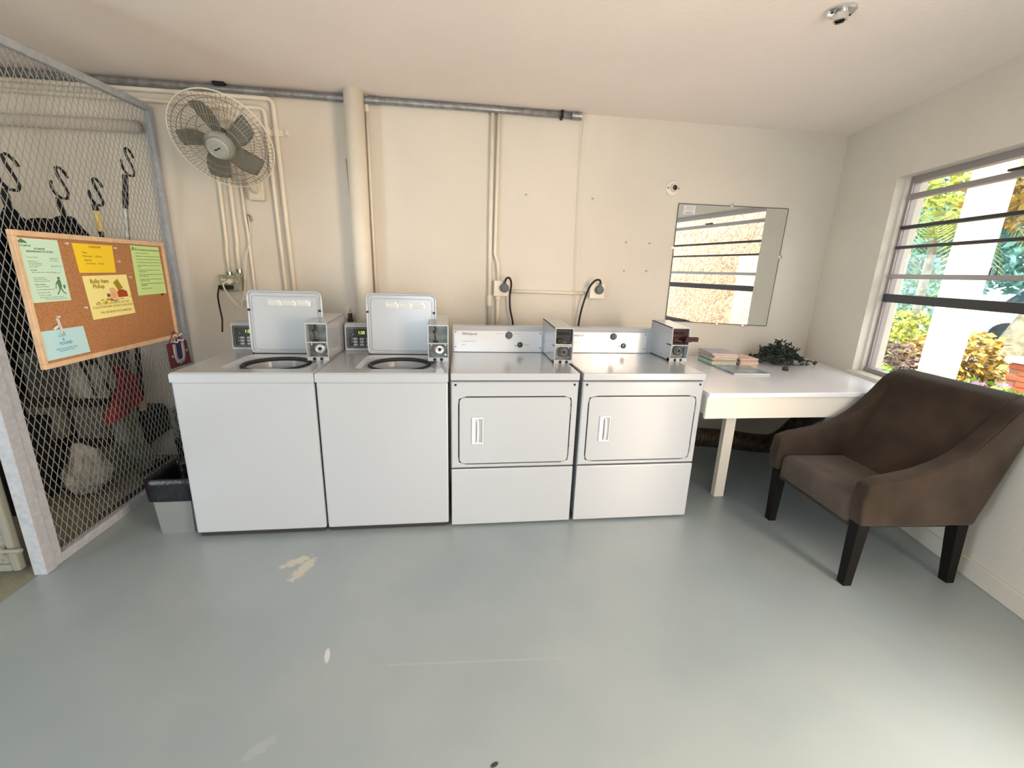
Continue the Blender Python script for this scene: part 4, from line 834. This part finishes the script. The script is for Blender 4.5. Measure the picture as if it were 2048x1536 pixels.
shapes('mattress_picture', 'inky', [[(.525, 1.345), (.560, 1.365), (.592, 1.312), (.552, 1.300)]])
shapes('carton_picture', 'inkp', [[(.492, 1.315), (.522, 1.318), (.540, 1.300), (.540, 1.256), (.524, 1.246), (.488, 1.250), (.486, 1.296)]])
b = B(); flat(b, [(.465, 1.288), (.487, 1.282), (.486, 1.266), (.462, 1.268)], (PT, 0, 0), YR, ZU); flat(b, [(.488, 1.252), (.522, 1.243), (.545, 1.252), (.545, 1.247), (.522, 1.238), (.488, 1.247)], (PT, 0, 0), YR, ZU); obj('dark_box_picture', b, 'inkk', T)
b = B()
for (y, z, a_, c_) in ((.395, 1.242, .012, .004), (.425, 1.252, .014, .005), (.447, 1.243, .014, .004), (.472, 1.254, .024, .008), (.490, 1.246, .012, .004), (.570, 1.252, .016, .003), (.64, 1.262, .008, .003)): flat(b, [(y-a_, z), (y-a_*.3, z+c_), (y+a_, z+c_*.4), (y+a_*.6, z-c_*.7), (y-a_*.4, z-c_)], (PT, 0, 0), YR, ZU)
torus(b, (PT, .512, 1.278), XR, .010, .0022, 20, 4); obj('scatter_picture', b, 'inko', T)
T = paper([(.715, 1.558), (.972, 1.558), (.978, 1.262), (.708, 1.260)], 'lime', 'lime green notice full of text at the right end of the board')
ls = ['Residents are asked to follow', 'Machines are for the use of residents of this community', 'Please remove clothes promptly after the cycle ends', 'Do not overload the washers or the dryers at any time', 'Clean the lint filter after every load, as this is a fire', 'hazard', 'The laundry room is cleaned twice a week by our', 'maintenance team', 'Report problems with machines to the office so that', 'we can repair them', 'No dyeing of clothes in any machine; users will be', 'charged for cleaning', 'THIS NOTICE IS POSTED BY THE BOARD OF THE', 'COMMUNITY', 'Thank you for your help']
zz = 1.512; L_ = [('LAUNDRY ROOM RULES AND INFORMATION', .845, 1.530, .0125, 'CENTER', .0004)]
for i, s in enumerate(ls): L_.append((s, .748, zz, .0100, 'LEFT', .0001)); zz -= .0095 if i in (4, 6, 8, 10, 12) else .0185
ptext(T, L_, 'inkg'); b = B(); disc(b, (PT, .733, 1.543), YR, ZU, .007, 10); text(b, 'NEWS', .009, (PT, .742, 1.540), YR, ZU); obj('emblem', b, 'inkg', T)
T = paper([(-.002, 1.132), (.261, 1.130), (.272, .990), (.010, .990)], 'blue', 'pale blue card clipped at the lower left of the board')
ptext(T, [('LOST', .128, 1.094, .018, 'CENTER', .0004), ('&', .130, 1.075, .018, 'CENTER', .0005), ('FOUND', .140, 1.054, .021, 'CENTER', .0006), ('please see the office about', .140, 1.032, .0115, 'CENTER', .0002), ('anything left in here', .140, 1.022, .0115, 'CENTER', .0002)], 'inkb')
T = thing('clip', 'white plastic clip holding the pale blue card', 'clip', (PX, .12, 1.12)); b = B(); bar(b, (PX+.004, .118, 1.186), (PX+.010, .124, 1.110), .010, .006, (1, 0, 0)); obj('clip_body', b, 'whiteplastic', T); b = B(); tube(b, [(PX+.006, .085, 1.135), (PX+.012, .100, 1.147), (PX+.010, .118, 1.150)], .006, 8); obj('spring', b, 'whiteplastic', T); b = B(); disc(b, (PX+.015, .123, 1.115), YR, ZU, .003, 8); obj('pin_head', b, 'black', T)
for (y, z, l) in ((.268, 1.545, 'between the mint and golden notices'), (.586, 1.536, 'at the upper right corner of the golden notice'), (.595, 1.462, 'right of the golden notice, halfway down'), (.662, 1.372, 'at the upper right corner of the lemon notice'), (.298, 1.222, 'alone left of the lemon notice'), (.126, 1.192, 'above the pale blue card'), (.925, 1.256, 'under the lime notice')):
    b = B(); lathe(b, (PX, y, z), XR, [(0, 0), (.005, .0), (.004, .006), (.006, .010), (0, .012)], 10); single('push_pin', b, 'whiteplastic' if y != .925 else 'black', ('white' if y != .925 else 'black')+' push pin '+l, 'push pin', 'push pins on the board')
# letter plaque
T = thing('letter_plaque', 'maroon wooden plaque with a silver letter U and ribbon bow', 'plaque', (CX+.02, .985, .74)); px = CX+.022
obj('plaque_board', prism(B(), [(.884, .755), (1.110, .752), (1.090, .925), (.882, .925)], (px, 0, 0), YR, ZU, XR, .012, .002, 1), 'maroon', T)
b = B(); flat(b, [(.955, .78), (1.045, .78), (1.04, .915), (.955, .915)], (px+.0128, 0, 0), YR, ZU); obj('blue_stripe', b, 'navy', T)
b = B(); text(b, 'U', .19, (px+.0136, .99, .778), YR, ZU, 'CENTER', .007); bmesh.ops.solidify(b, geom=b.faces[:], thickness=.002); obj('letter', b, 'silver', T)
for (y, z) in ((.908, .835), (1.072, .852)):
    b = B(); flat(b, [((.014 if i % 2 == 0 else .006)*math.sin(PI*i/5), (.014 if i % 2 == 0 else .006)*math.cos(PI*i/5)) for i in range(10)], (px+.0135, y, z), YR, ZU); obj('star', b, 'whiteplastic', T)
b = B(); tube(b, [(px+.006, .90, .925), (px+.02, .955, 1.005), (px+.006, 1.06, .925)], .003, 6); obj('hanging_ribbon', b, 'maroon', T)
b = B()
for s in (-1, 1):
    for q in (.02, -.022): tube(b, smooth_path([(px+.016, .985, .955), (px+.028, .985+s*.025, .955+q*1.2), (px+.02, .985+s*.052, .955+q*.9)], 4), .006, 6, radii=None)
obj('bow', b, 'whiteplastic', T); b = B(); bx(b, px+.010, px+.030, .975, .995, .945, .965, .004)
for s in (-1, 1): tube(b, [(px+.016, .985, .950), (px+.024, .985+s*.03, .935)], .005, 6)
obj('bow_knot', b, 'maroon', T)

# ------------------------------------------------------------------ things hanging inside the cage
SPT = [(420, 270), (395, 215), (340, 160), (285, 125), (240, 115), (195, 130), (175, 165), (200, 265), (265, 370), (325, 470), (350, 560), (335, 620), (290, 655), (190, 660), (130, 645), (70, 600), (22, 545), (5, 480), (5, 380)]
def shook(y, zt, zb_, label, hx=-.575):
    sc = (zt-zb_)/545; pts = [(hx, y+(p[0]-200)*sc*.95, zt-(p[1]-115)*sc) for p in SPT]
    b = B(); tube(b, smooth_path(pts, 3), .0068, 8); return single('s_hook', b, 'black', label, 'hook', 'black hooks on the cage mesh', smooth=True)
shook(.10, 1.915, 1.765, 'black S-hook, leftmost of those above the cork board'); shook(.362, 1.915, 1.768, 'black S-hook holding the dark folded bag'); shook(.590, 1.905, 1.765, 'black S-hook holding the yellow-banded handle'); shook(.890, 2.130, 1.975, 'black S-hook, highest one, near the cage end'); shook(.545, .955, .835, 'black S-hook below the board above the red cloth')
def lump(poly, x, th, m, name, label, cat, bevel=.012, parts=None, wob=.02):
    T = thing(name, label, cat, (x, sum(p[0] for p in poly)/len(poly), min(p[1] for p in poly)))
    b = B(); prism(b, poly, (x-th/2, 0, 0), YR, ZU, XR, th, bevel, 2); bmesh.ops.triangulate(b, faces=b.faces[:]); bmesh.ops.subdivide_edges(b, edges=b.edges[:], cuts=2, use_grid_fill=True)
    for v in b.verts: v.co += Vector((noise.noise(v.co*14)*wob, noise.noise(v.co*11+Vector((3, 1, 2)))*wob*.6, 0))
    obj('cloth', b, m, T); return T
T = lump([(.135, 1.70), (.165, 1.66), (.30, 1.60), (.33, 1.3), (-.1, 1.3), (-.06, 1.64), (.10, 1.65)], -.64, .05, 'blackcloth', 'dark_cloth', 'black folded cloth item hanging behind the left end of the board', 'bag')
b = B(); tube(b, [(-.585, .075, 1.765), (-.60, .09, 1.73), (-.62, .115, 1.69)], .012, 8, radii=[.010, .016, .012]); obj('strap', b, 'black', T)
T = lump([(.24, 1.655), (.30, 1.665), (.36, 1.660), (.40, 1.685), (.45, 1.69), (.62, 1.53), (.66, 1.3), (.25, 1.3)], -.64, .05, 'blackcloth', 'dark_bag', 'dark navy bag with scalloped top hanging behind the board', 'bag')
b = B(); tube(b, [(-.585, .345, 1.768), (-.60, .37, 1.73), (-.62, .41, 1.67)], .010, 8, radii=[.008, .014, .008]); obj('strap', b, 'black', T)
T = thing('yellow_handle_tool', 'tool with black and yellow banded handle hanging on the mesh', 'tool', (-.60, .6, 1.2)); hp = lambda z: (-.590-.02*(1.77-z), .585+.06*(1.77-z), z)
obj('grip', tube(B(), [hp(1.772), hp(1.735)], .014, 10), 'black', T); obj('yellow_band', tube(B(), [hp(1.735), hp(1.625)], .015, 10), 'yellowtape', T); obj('shaft', tube(B(), [hp(1.625), hp(1.2)], .012, 10), 'black', T)
T = thing('lobby_dustpan', 'black upright dustpan on a long grey handle hanging in the cage', 'dustpan', (-.78, .98, .2))
obj('grip', tube(B(), [(-.59, .872, 1.975), (-.62, .868, 1.78)], .015, 10), 'black', T); obj('handle', tube(B(), [(-.62, .868, 1.78), (-.70, .88, 1.1)], .012, 10), 'steel', T); obj('lower_handle', tube(B(), [(-.70, .88, 1.1), (-.765, .905, .53)], .016, 10), 'black', T)
obj('wooden_collar', tube(B(), [(-.765, .905, .54), (-.775, .91, .45)], .020, 10), 'tan', T)
b = B(); prism(b, [(.835, .20), (1.10, .235), (1.115, .40), (1.06, .455), (.885, .45)], (-.84, 0, 0), YR, ZU, XR, .10, .008, 2); obj('pan', b, 'black', T)
T = lump([(.60, .835), (.64, .835), (.655, .79), (.735, .745), (.735, .58), (.60, .53), (.45, .50), (.49, .62), (.57, .69), (.60, .76)], -.66, .05, 'red', 'red_cloth', 'red cloth hanging on the mesh below the board', 'cloth', wob=.03)
T = lump([(.33, .95), (.50, .95), (.58, .86), (.62, .70), (.50, .66), (.36, .70)], -.71, .07, 'greycloth', 'grey_tool_bag', 'grey canvas bag with black straps left of the red cloth', 'bag', wob=.03)
b = B(); tube(b, [(-.672, .365, .94), (-.672, .40, .80), (-.672, .42, .70)], .008, 6); tube(b, [(-.672, .46, .93), (-.672, .50, .80), (-.672, .53, .70)], .008, 6); bx(b, -.680, -.668, .41, .45, .88, .93); obj('strap', b, 'black', T)
T = lump([(.62, .52), (.74, .54), (.78, .36), (.86, .12), (.80, .07), (.70, .16), (.62, .34)], -.74, .06, 'greycloth', 'folded_tarp', 'grey folded tarp hanging below the red cloth', 'tarp', wob=.03)
b = B(); bx(b, -.705, -.69, .64, .70, .25, .53, .004); obj('lining', b, 'olivecloth', T)
T = thing('grabber_tool', 'dark hand tool with a hinged jaw lying at the cage floor', 'tool', (-.74, .88, .0)); b = B(); tube(b, smooth_path([(-.78, .78, .02), (-.74, .85, .03), (-.72, .93, .045), (-.72, 1.0, .05)], 4), .014, 8); obj('jaw', b, 'black', T); b = B(); tube(b, [(-.74, .86, .035), (-.73, .90, .08)], .012, 8); obj('trigger', b, 'black', T)
# block and plank shelf
T = thing('block_shelf', 'low shelf of dark planks on grey concrete blocks inside the cage', 'shelf', (-1.1, .92, 0))
for (x, z) in ((-1.33, 0), (-1.02, 0), (-1.30, .29), (-1.03, .29)): obj('block', bx(B(), x-.09, x+.09, .78, 1.12, z+.002, z+.235 if z == 0 else z+.23, .006), 'block', T)
for z in (.237, .522): obj('plank', bx(B(), -1.47, -.93, .76, 1.13, z, z+.05, .004), 'plank', T)
single('grey_carton', bx(bx(B(), -1.38, -.96, .82, 1.12, .573, .86, .004), -1.385, -.955, .815, 1.125, .80, .863, .004), 'cardboard', 'grey carton with lid on top of the block shelf', 'box')
T = thing('dark_cabinet', 'tall black cabinet at the far left inside the cage', 'cabinet', (-1.9, .8, 0)); obj('body', bx(B(), -2.4, -1.50, .42, 1.13, 0, 1.70, .005), 'locker', T); obj('door', bx(B(), -2.39, -1.955, .40, .42, .05, 1.68, .003), 'locker', T); obj('door', bx(B(), -1.945, -1.51, .40, .42, .05, 1.68, .003), 'locker', T)
single('dark_crate', bx(bx(B(), -1.47, -1.12, .30, .62, 0.0, .50, .01), -1.48, -1.11, .29, .63, .46, .52, .01), 'locker', 'black storage crate in front of the cabinet in the cage', 'crate')
# crumpled plastic bag
b = B(); bmesh.ops.create_icosphere(b, subdivisions=4, radius=1.0)
for v in b.verts:
    n_ = v.co.normalized(); d = 1+.28*noise.noise(n_*2.3)+.16*abs(noise.noise(n_*6))-.05
    v.co = Vector((-.95+n_.x*.12*d, .58+n_.y*.11*d, .11+n_.z*.11*d+(.12*max(0, n_.z)**3)))
for v in b.verts: v.co.z = max(v.co.z, .001)
single('plastic_bag', b, 'plasticbag', 'crumpled white plastic bag on the cage floor', 'bag')
# artificial plant
T = thing('small_plant', 'small dark green bushy plant in the cage next to the dustpan', 'plant', (-.68, 1.06, 0)); b = B(); rr = random.Random(5)
for i in range(160):
    a = rr.uniform(0, 2*PI); c = Vector((-.665+rr.gauss(0, .02), 1.09+rr.gauss(0, .02), rr.uniform(.16, .42))); d = Vector((math.cos(a), math.sin(a)*.6, rr.uniform(-.2, .6)))*.035; s = d.cross(Vector((0, 0, 1))).normalized()*.009
    b.faces.new([b.verts.new(c), b.verts.new(c+d*.5+s), b.verts.new(c+d), b.verts.new(c+d*.5-s)])
obj('leaves', b, 'leafplastic', T); b = B(); lathe(b, (-.66, 1.09, 0), ZU, [(0, 0), (.04, 0), (.055, .16), (.045, .16), (0, .14)], 14); obj('pot', b, 'black', T)
single('storage_pipe', tube(B(), [(-2.55, W-.05, 2.28), (-.61, W-.05, 2.305)], .036, 14), 'oldpipe', 'thick grey pipe on the back wall seen through the mesh', 'pipe', smooth=True)

# ================================================================== BIN
T = thing('waste_bin', 'grey square waste bin with black liner squeezed beside the first washer', 'bin', (-.13, .19, 0)); b = B()
pts = [(-.222, -.028, .062, .30), (-.236, -.016, .048, .315)]
v0 = [b.verts.new(p) for p in ((-.225, .060, 0), (-.030, .060, 0), (-.030, .30, 0), (-.225, .30, 0))]; v1 = [b.verts.new(p) for p in ((-.238, .047, .33), (-.014, .047, .33), (-.014, .318, .33), (-.238, .318, .33))]
for k in range(4): b.faces.new((v0[k], v0[(k+1) % 4], v1[(k+1) % 4], v1[k]))
b.faces.new(v0[::-1]); bmesh.ops.bevel(b, geom=[e for e in b.edges if abs(e.verts[0].co.z-e.verts[1].co.z) > .1], offset=.014, segments=3, affect='EDGES'); obj('bin_body', b, 'bin', T)
b = B(); N = 40; lps = []
def bl_(s, z, wv, j):
    out = []
    for i in range(N):
        a = 2*PI*(i+.5)/N; x, y = rectfn(-.243-s, -.009+s, .042-s, .323+s, .02)(a, -.126, .182); out.append(b.verts.new((x+wv*noise.noise(Vector((i*.7, j, 0))), y+wv*noise.noise(Vector((i*.7, j, 5))), z+wv*1.5*noise.noise(Vector((i*.5, j, 9))))))
    return out
for (s, z, wv, j) in ((0.0, .205, .004, 1), (.004, .26, .006, 2), (.006, .30, .005, 3), (.004, .335, .002, 4), (-.006, .34, .002, 5), (-.012, .30, .004, 6), (-.03, .12, .01, 7)): lps.append(bl_(s, z, wv, j))
for a, c in zip(lps, lps[1:]):
    for i in range(N): b.faces.new((a[i], a[(i+1) % N], c[(i+1) % N], c[i]))
b.faces.new(lps[-1]); bmesh.ops.recalc_face_normals(b, faces=b.faces); obj('liner', b, 'bag', T, smooth=True)

# ================================================================== OUTSIDE THE WINDOW
GZ = -.12
struct('ground', bx(B(), -12, 60, -30, 70, GZ-.2, GZ), 'road')
struct('ground', prism(B(), [(4.6, .9), (5.6, -1.2), (8.2, -1.2), (10.6, 1.8), (11.2, 5.6), (8.6, 7.5), (5.2, 8.0)], (0, 0, GZ), XR, YR, ZU, .03), 'mulch')
single('garden_wall', bx(B(), 6.0, 6.25, -14.0, .35, GZ, 3.0), 'stucco', 'peach rough stucco wall outside, seen in the mirror', 'wall')
single('roof_overhang', prism(B(), [(XC+.2, W+.2), (xr_f+.2, FY-.2), (xr_f+.85, FY-.2), (XC+.95, W+.2)], (0, 0, 2.62), XR, YR, ZU, .12), 'extwall', 'flat roof overhang above the window outside', 'roof')
T = thing('porch_pillar', 'pale peach square pillar just outside the window', 'pillar', (7.325, 2.22, GZ)); obj('shaft', bx(B(), 7.20, 7.45, 2.085, 2.355, GZ, 3.6, .006), 'pillar', T); obj('footing', bx(B(), 7.17, 7.48, 2.055, 2.385, GZ, GZ+.12, .01), 'pillar', T)
T = thing('window_post', 'slim peach post outside along the window frame', 'post', (4.95, 1.02, GZ)); obj('shaft', bx(B(), 4.90, 4.96, 1.145, 1.215, GZ, 2.62, .006), 'pillar', T)
def foliage(b, c, rad, n, size, rr, flat_=.5, fill=.5):
    for i in range(n):
        while True:
            p = Vector((rr.uniform(-1, 1), rr.uniform(-1, 1), rr.uniform(-1, 1)))
            if fill < p.length < 1: break
        p = Vector(c)+Vector((p.x*rad[0], p.y*rad[1], p.z*rad[2])); d = Vector((rr.gauss(0, 1), rr.gauss(0, 1), rr.gauss(0, .6))).normalized()*size*rr.uniform(.7, 1.3)
        s = d.cross(Vector((rr.gauss(0, 1), rr.gauss(0, 1), rr.gauss(0, 1)))).normalized()*size*.28; k = Vector((0, 0, -size*.12))
        b.faces.new([b.verts.new(p), b.verts.new(p+d*.5+s+k*.3), b.verts.new(p+d+k), b.verts.new(p+d*.5-s+k*.3)])
    return b
def shrub(c, rad, n, size, m, label, seed, cat='shrub', group='garden shrubs outside the window', extra=None):
    rr = random.Random(seed); T = thing('garden_shrub', label, cat, (c[0], c[1], GZ), 0, group); zc = c[2]
    o = obj('foliage', foliage(B(), (c[0], c[1], zc), rad, n, size, rr, fill=.2), m, T)
    b = B()
    for i in range(5):
        a = rr.uniform(0, 2*PI); tube(b, [(c[0], c[1], GZ), (c[0]+rad[0]*.4*math.cos(a), c[1]+rad[1]*.4*math.sin(a), zc)], .012, 5)
    obj('stems', b, 'bark', T)
    if extra: obj('blossoms', foliage(B(), (c[0], c[1], zc+.05), rad, extra, size*.8, rr, fill=.8), 'pk', T)
    return T
shrub((6.50, 2.35, .18), (.42, .45, .34), 1000, .09, 'lg', 'lime green low shrub between window and pillar', 11)
shrub((7.0, 1.45, .16), (.45, .42, .32), 1200, .09, 'lg', 'lime green shrub dotted with pink blossoms in front of the brick pier', 12, extra=70)
shrub((9.2, 4.35, .55), (.55, .55, .48), 1000, .10, 'yg', 'yellow-green round shrub beyond the bronze one', 13)
shrub((7.95, 3.15, .30), (.35, .40, .36), 620, .09, 'br', 'bronze purple shrub behind the low lime one', 14)
shrub((8.45, 3.30, .40), (.25, .28, .34), 380, .10, 'or', 'orange-leaved shrub touching the pillar silhouette', 15)
shrub((8.25, 2.55, .42), (.34, .34, .46), 700, .12, 'or', 'orange and bronze croton at the foot of the mottled trunk', 16)
shrub((12.6, 7.1, .95), (.45, .45, .9), 700, .16, 'gr', 'upright green bush beside the parked car', 17)
def tree(base, h, r, crown, m, n, size, label, seed, lean=(0, 0), mt='bark', name='leafy_tree', fill=.35):
    rr = random.Random(seed); T = thing(name, label, 'tree', (base[0], base[1], GZ), 0, 'trees beyond the window')
    pts = [Vector((base[0]+lean[0]*t+.04*math.sin(5*t), base[1]+lean[1]*t, GZ+h*t)) for t in [i/8 for i in range(9)]]; obj('trunk', tube(B(), pts, r, 12, radii=[r*(1.25-.5*i/8) for i in range(9)]), mt, T, smooth=True)
    b = B()
    for (c, rad, k) in crown: foliage(b, c, rad, int(n*k), size, rr, fill=fill)
    obj('crown', b, m, T); return T
tree((8.86, 2.87), 2.7, .17, [((10.2, 3.6, 3.0), (1.0, .9, .7), 1.0), ((9.5, 2.7, 3.0), (.7, .6, .5), .4)], 'or', 1500, .18, 'mottled leaning tree with yellow-orange leaves close behind the pillar', 21, lean=(.5, -.62))
tree((19.8, 13.5), 2.6, .16, [((19.8, 13.5, 3.7), (3.8, 3.2, 3.3), 1.0)], 'teal', 5200, .34, 'dense blue-green tree behind the palm', 22)
tree((11.9, 5.9), 2.4, .08, [((11.7, 5.9, 3.3), (.9, .9, .8), 1.0)], 'yg', 900, .17, 'slender yellow-green tree above the palm', 23)
tree((14.2, 5.9), 2.4, .2, [((14.0, 6.2, 3.0), (1.8, 1.5, 1.6), 1.0)], 'teal', 2600, .24, 'blue-green tree behind the mottled trunk', 24)
tree((27.0, 19.0), 2.8, .2, [((27.0, 19.0, 3.6), (4.2, 3.6, 3.2), 1.0)], 'gr', 2400, .42, 'broad green tree far across the road', 25)
tree((29.0, 10.0), 3.2, .3, [((29, 10.0, 3.8), (4.0, 3.6, 3.2), 1.0)], 'gr', 2600, .42, 'wide green tree beyond the white car', 26)
# palm
T = thing('palm_tree', 'young palm with drooping yellow-green fronds left of the pillar', 'palm', (9.95, 4.85, GZ)); obj('trunk', tube(B(), [(9.95, 4.85, GZ), (9.97, 4.87, 2.25)], .07, 10), 'bark', T, smooth=True)
rr = random.Random(9)
for k in range(11):
    a = 2*PI*k/11+rr.uniform(-.2, .2); L0 = rr.uniform(1.2, 1.6); b = B(); spine = []
    for i in range(12):
        t = i/11; spine.append(Vector((9.97+math.cos(a)*L0*t, 4.87+math.sin(a)*L0*t, 2.25+.75*math.sin(min(t*2.2, 2.2))-1.15*t*t)))
    tube(b, spine, .008, 4)
    for i in range(1, 36):
        f = i/36*11; j = min(10, int(f)); p = spine[j].lerp(spine[j+1], f-j); d = (spine[j+1]-spine[j]).normalized(); s = d.cross(Vector((0, 0, 1))).normalized()
        for q in (-1, 1):
            tip = p+(s*q*.30+d*.16+Vector((0, 0, -.10)))*(1-.5*abs(i/36-.4)); w_ = d*.011; b.faces.new([b.verts.new(p-w_), b.verts.new(p.lerp(tip, .5)+w_), b.verts.new(tip), b.verts.new(p.lerp(tip, .5)-w_)])
    obj('frond', b, 'yg' if k % 3 else 'gr', T)
# brick planter, each brick a part
T = thing('brick_pier', 'orange brick pier with a pale concrete cap by the croton', 'pier', (8.08, 1.78, GZ)); px0, px1, py0, py1 = 7.92, 8.24, 1.62, 1.94
obj('core', bx(B(), px0+.01, px1-.01, py0+.01, py1-.01, GZ, .62), 'mortar', T); obj('cap', bx(B(), px0-.04, px1+.04, py0-.04, py1+.04, .62, .68, .006), 'concrete', T)
bme = bpy.data.meshes.new('brick'); q = B(); bx(q, -.105, .105, -.03, .03, -.0285, .0285, .003, 1); q.to_mesh(q_ := bme); q.free(); bme.materials.append(M['brick'])
for r_ in range(11):
    z = GZ+.03+r_*.0665
    for side in range(2):
        L = (px1-px0) if side == 0 else (py1-py0); off = 0 if r_ % 2 else .108; u = off
        while u+.2 <= L+.01:
            o = bpy.data.objects.new('brick', bme); C.objects.link(o); o.parent = T
            c = Vector((px0+u+.108, py0+.03, z)) if side == 0 else Vector((px0+.03, py0+u+.108, z)); o.location = c-T.location; o.rotation_euler = (0, 0, 0 if side == 0 else PI/2); u += .218
# bench slats beside it
T = thing('slatted_bench', 'dark slatted bench beside the brick pier outside', 'bench', (8.9, 1.4, GZ))
for i in range(5): obj('slat', bx(B(), 8.3, 9.8, 1.15, 1.19, .05+i*.13, .13+i*.13), 'locker', T)
for x in (8.35, 9.75): obj('leg', bx(B(), x-.04, x+.04, 1.19, 1.62, GZ, .32), 'brick', T)
obj('seat', bx(B(), 8.3, 9.8, 1.19, 1.62, .32, .37), 'concrete', T)
# cars
def car(c, rz, m, label, suv=True):
    T = thing('parked_car', label, 'car', (c[0], c[1], GZ), rz, 'cars parked across the road')
    h = 1.65 if suv else 1.42; low = [(-2.2, .35), (-2.25, .75), (-2.15, .98), (-1.2, 1.02), (1.9, 1.05), (2.2, .95), (2.25, .5), (2.2, .3)]; cab = [(-1.25, 1.0), (-.55, h), (1.35, h), (1.95, 1.03)]
    obj('body', prism(B(), low, (0, -.88, 0), XR, ZU, YR, 1.76, .06, 3), m, T, world=False, smooth=False)
    obj('roof', prism(B(), cab, (0, -.78, 0), XR, ZU, YR, 1.56, .05, 2), m, T, world=False)
    g = B(); cc = [(-1.08, 1.05), (-.52, h-.09), (1.28, h-.09), (1.72, 1.05)]; prism(g, cc, (0, -.795, 0), XR, ZU, YR, 1.59); bar(g, (-1.16, 0, 1.02), (-.60, 0, h-.03), .9, 1.3, (0, 1, 0)) if False else None; obj('windows', g, 'carglass', T, world=False)
    for x in (-1.4, 1.4):
        for y in (-.88, .88): b = B(); lathe(b, (x, y-.11*(1 if y > 0 else -1), .33), (0, 1 if y > 0 else -1, 0), [(0, 0), (.33, 0), (.33, .18), (.2, .2), (0, .19)], 20); obj('wheel', b, 'rubber', T, world=False)
    b = B(); bx(b, 2.16, 2.28, -.80, -.45, .75, .92, .02); bx(b, 2.16, 2.28, .45, .80, .75, .92, .02); obj('tail_light', b, 'redlens', T, world=False); return T
car((15.9, 10.0), -2.35, 'carteal', 'blue-green car with red tail light, left through the window'); car((17.6, 6.9), 2.2, 'carwhite', 'white car at the right edge of the window view')
T = thing('street_sign', 'small white sign post on the far verge', 'sign', (10.75, 5.35, GZ)); obj('post', bx(B(), 10.73, 10.77, 5.33, 5.37, GZ, 1.0), 'whiteplastic', T)
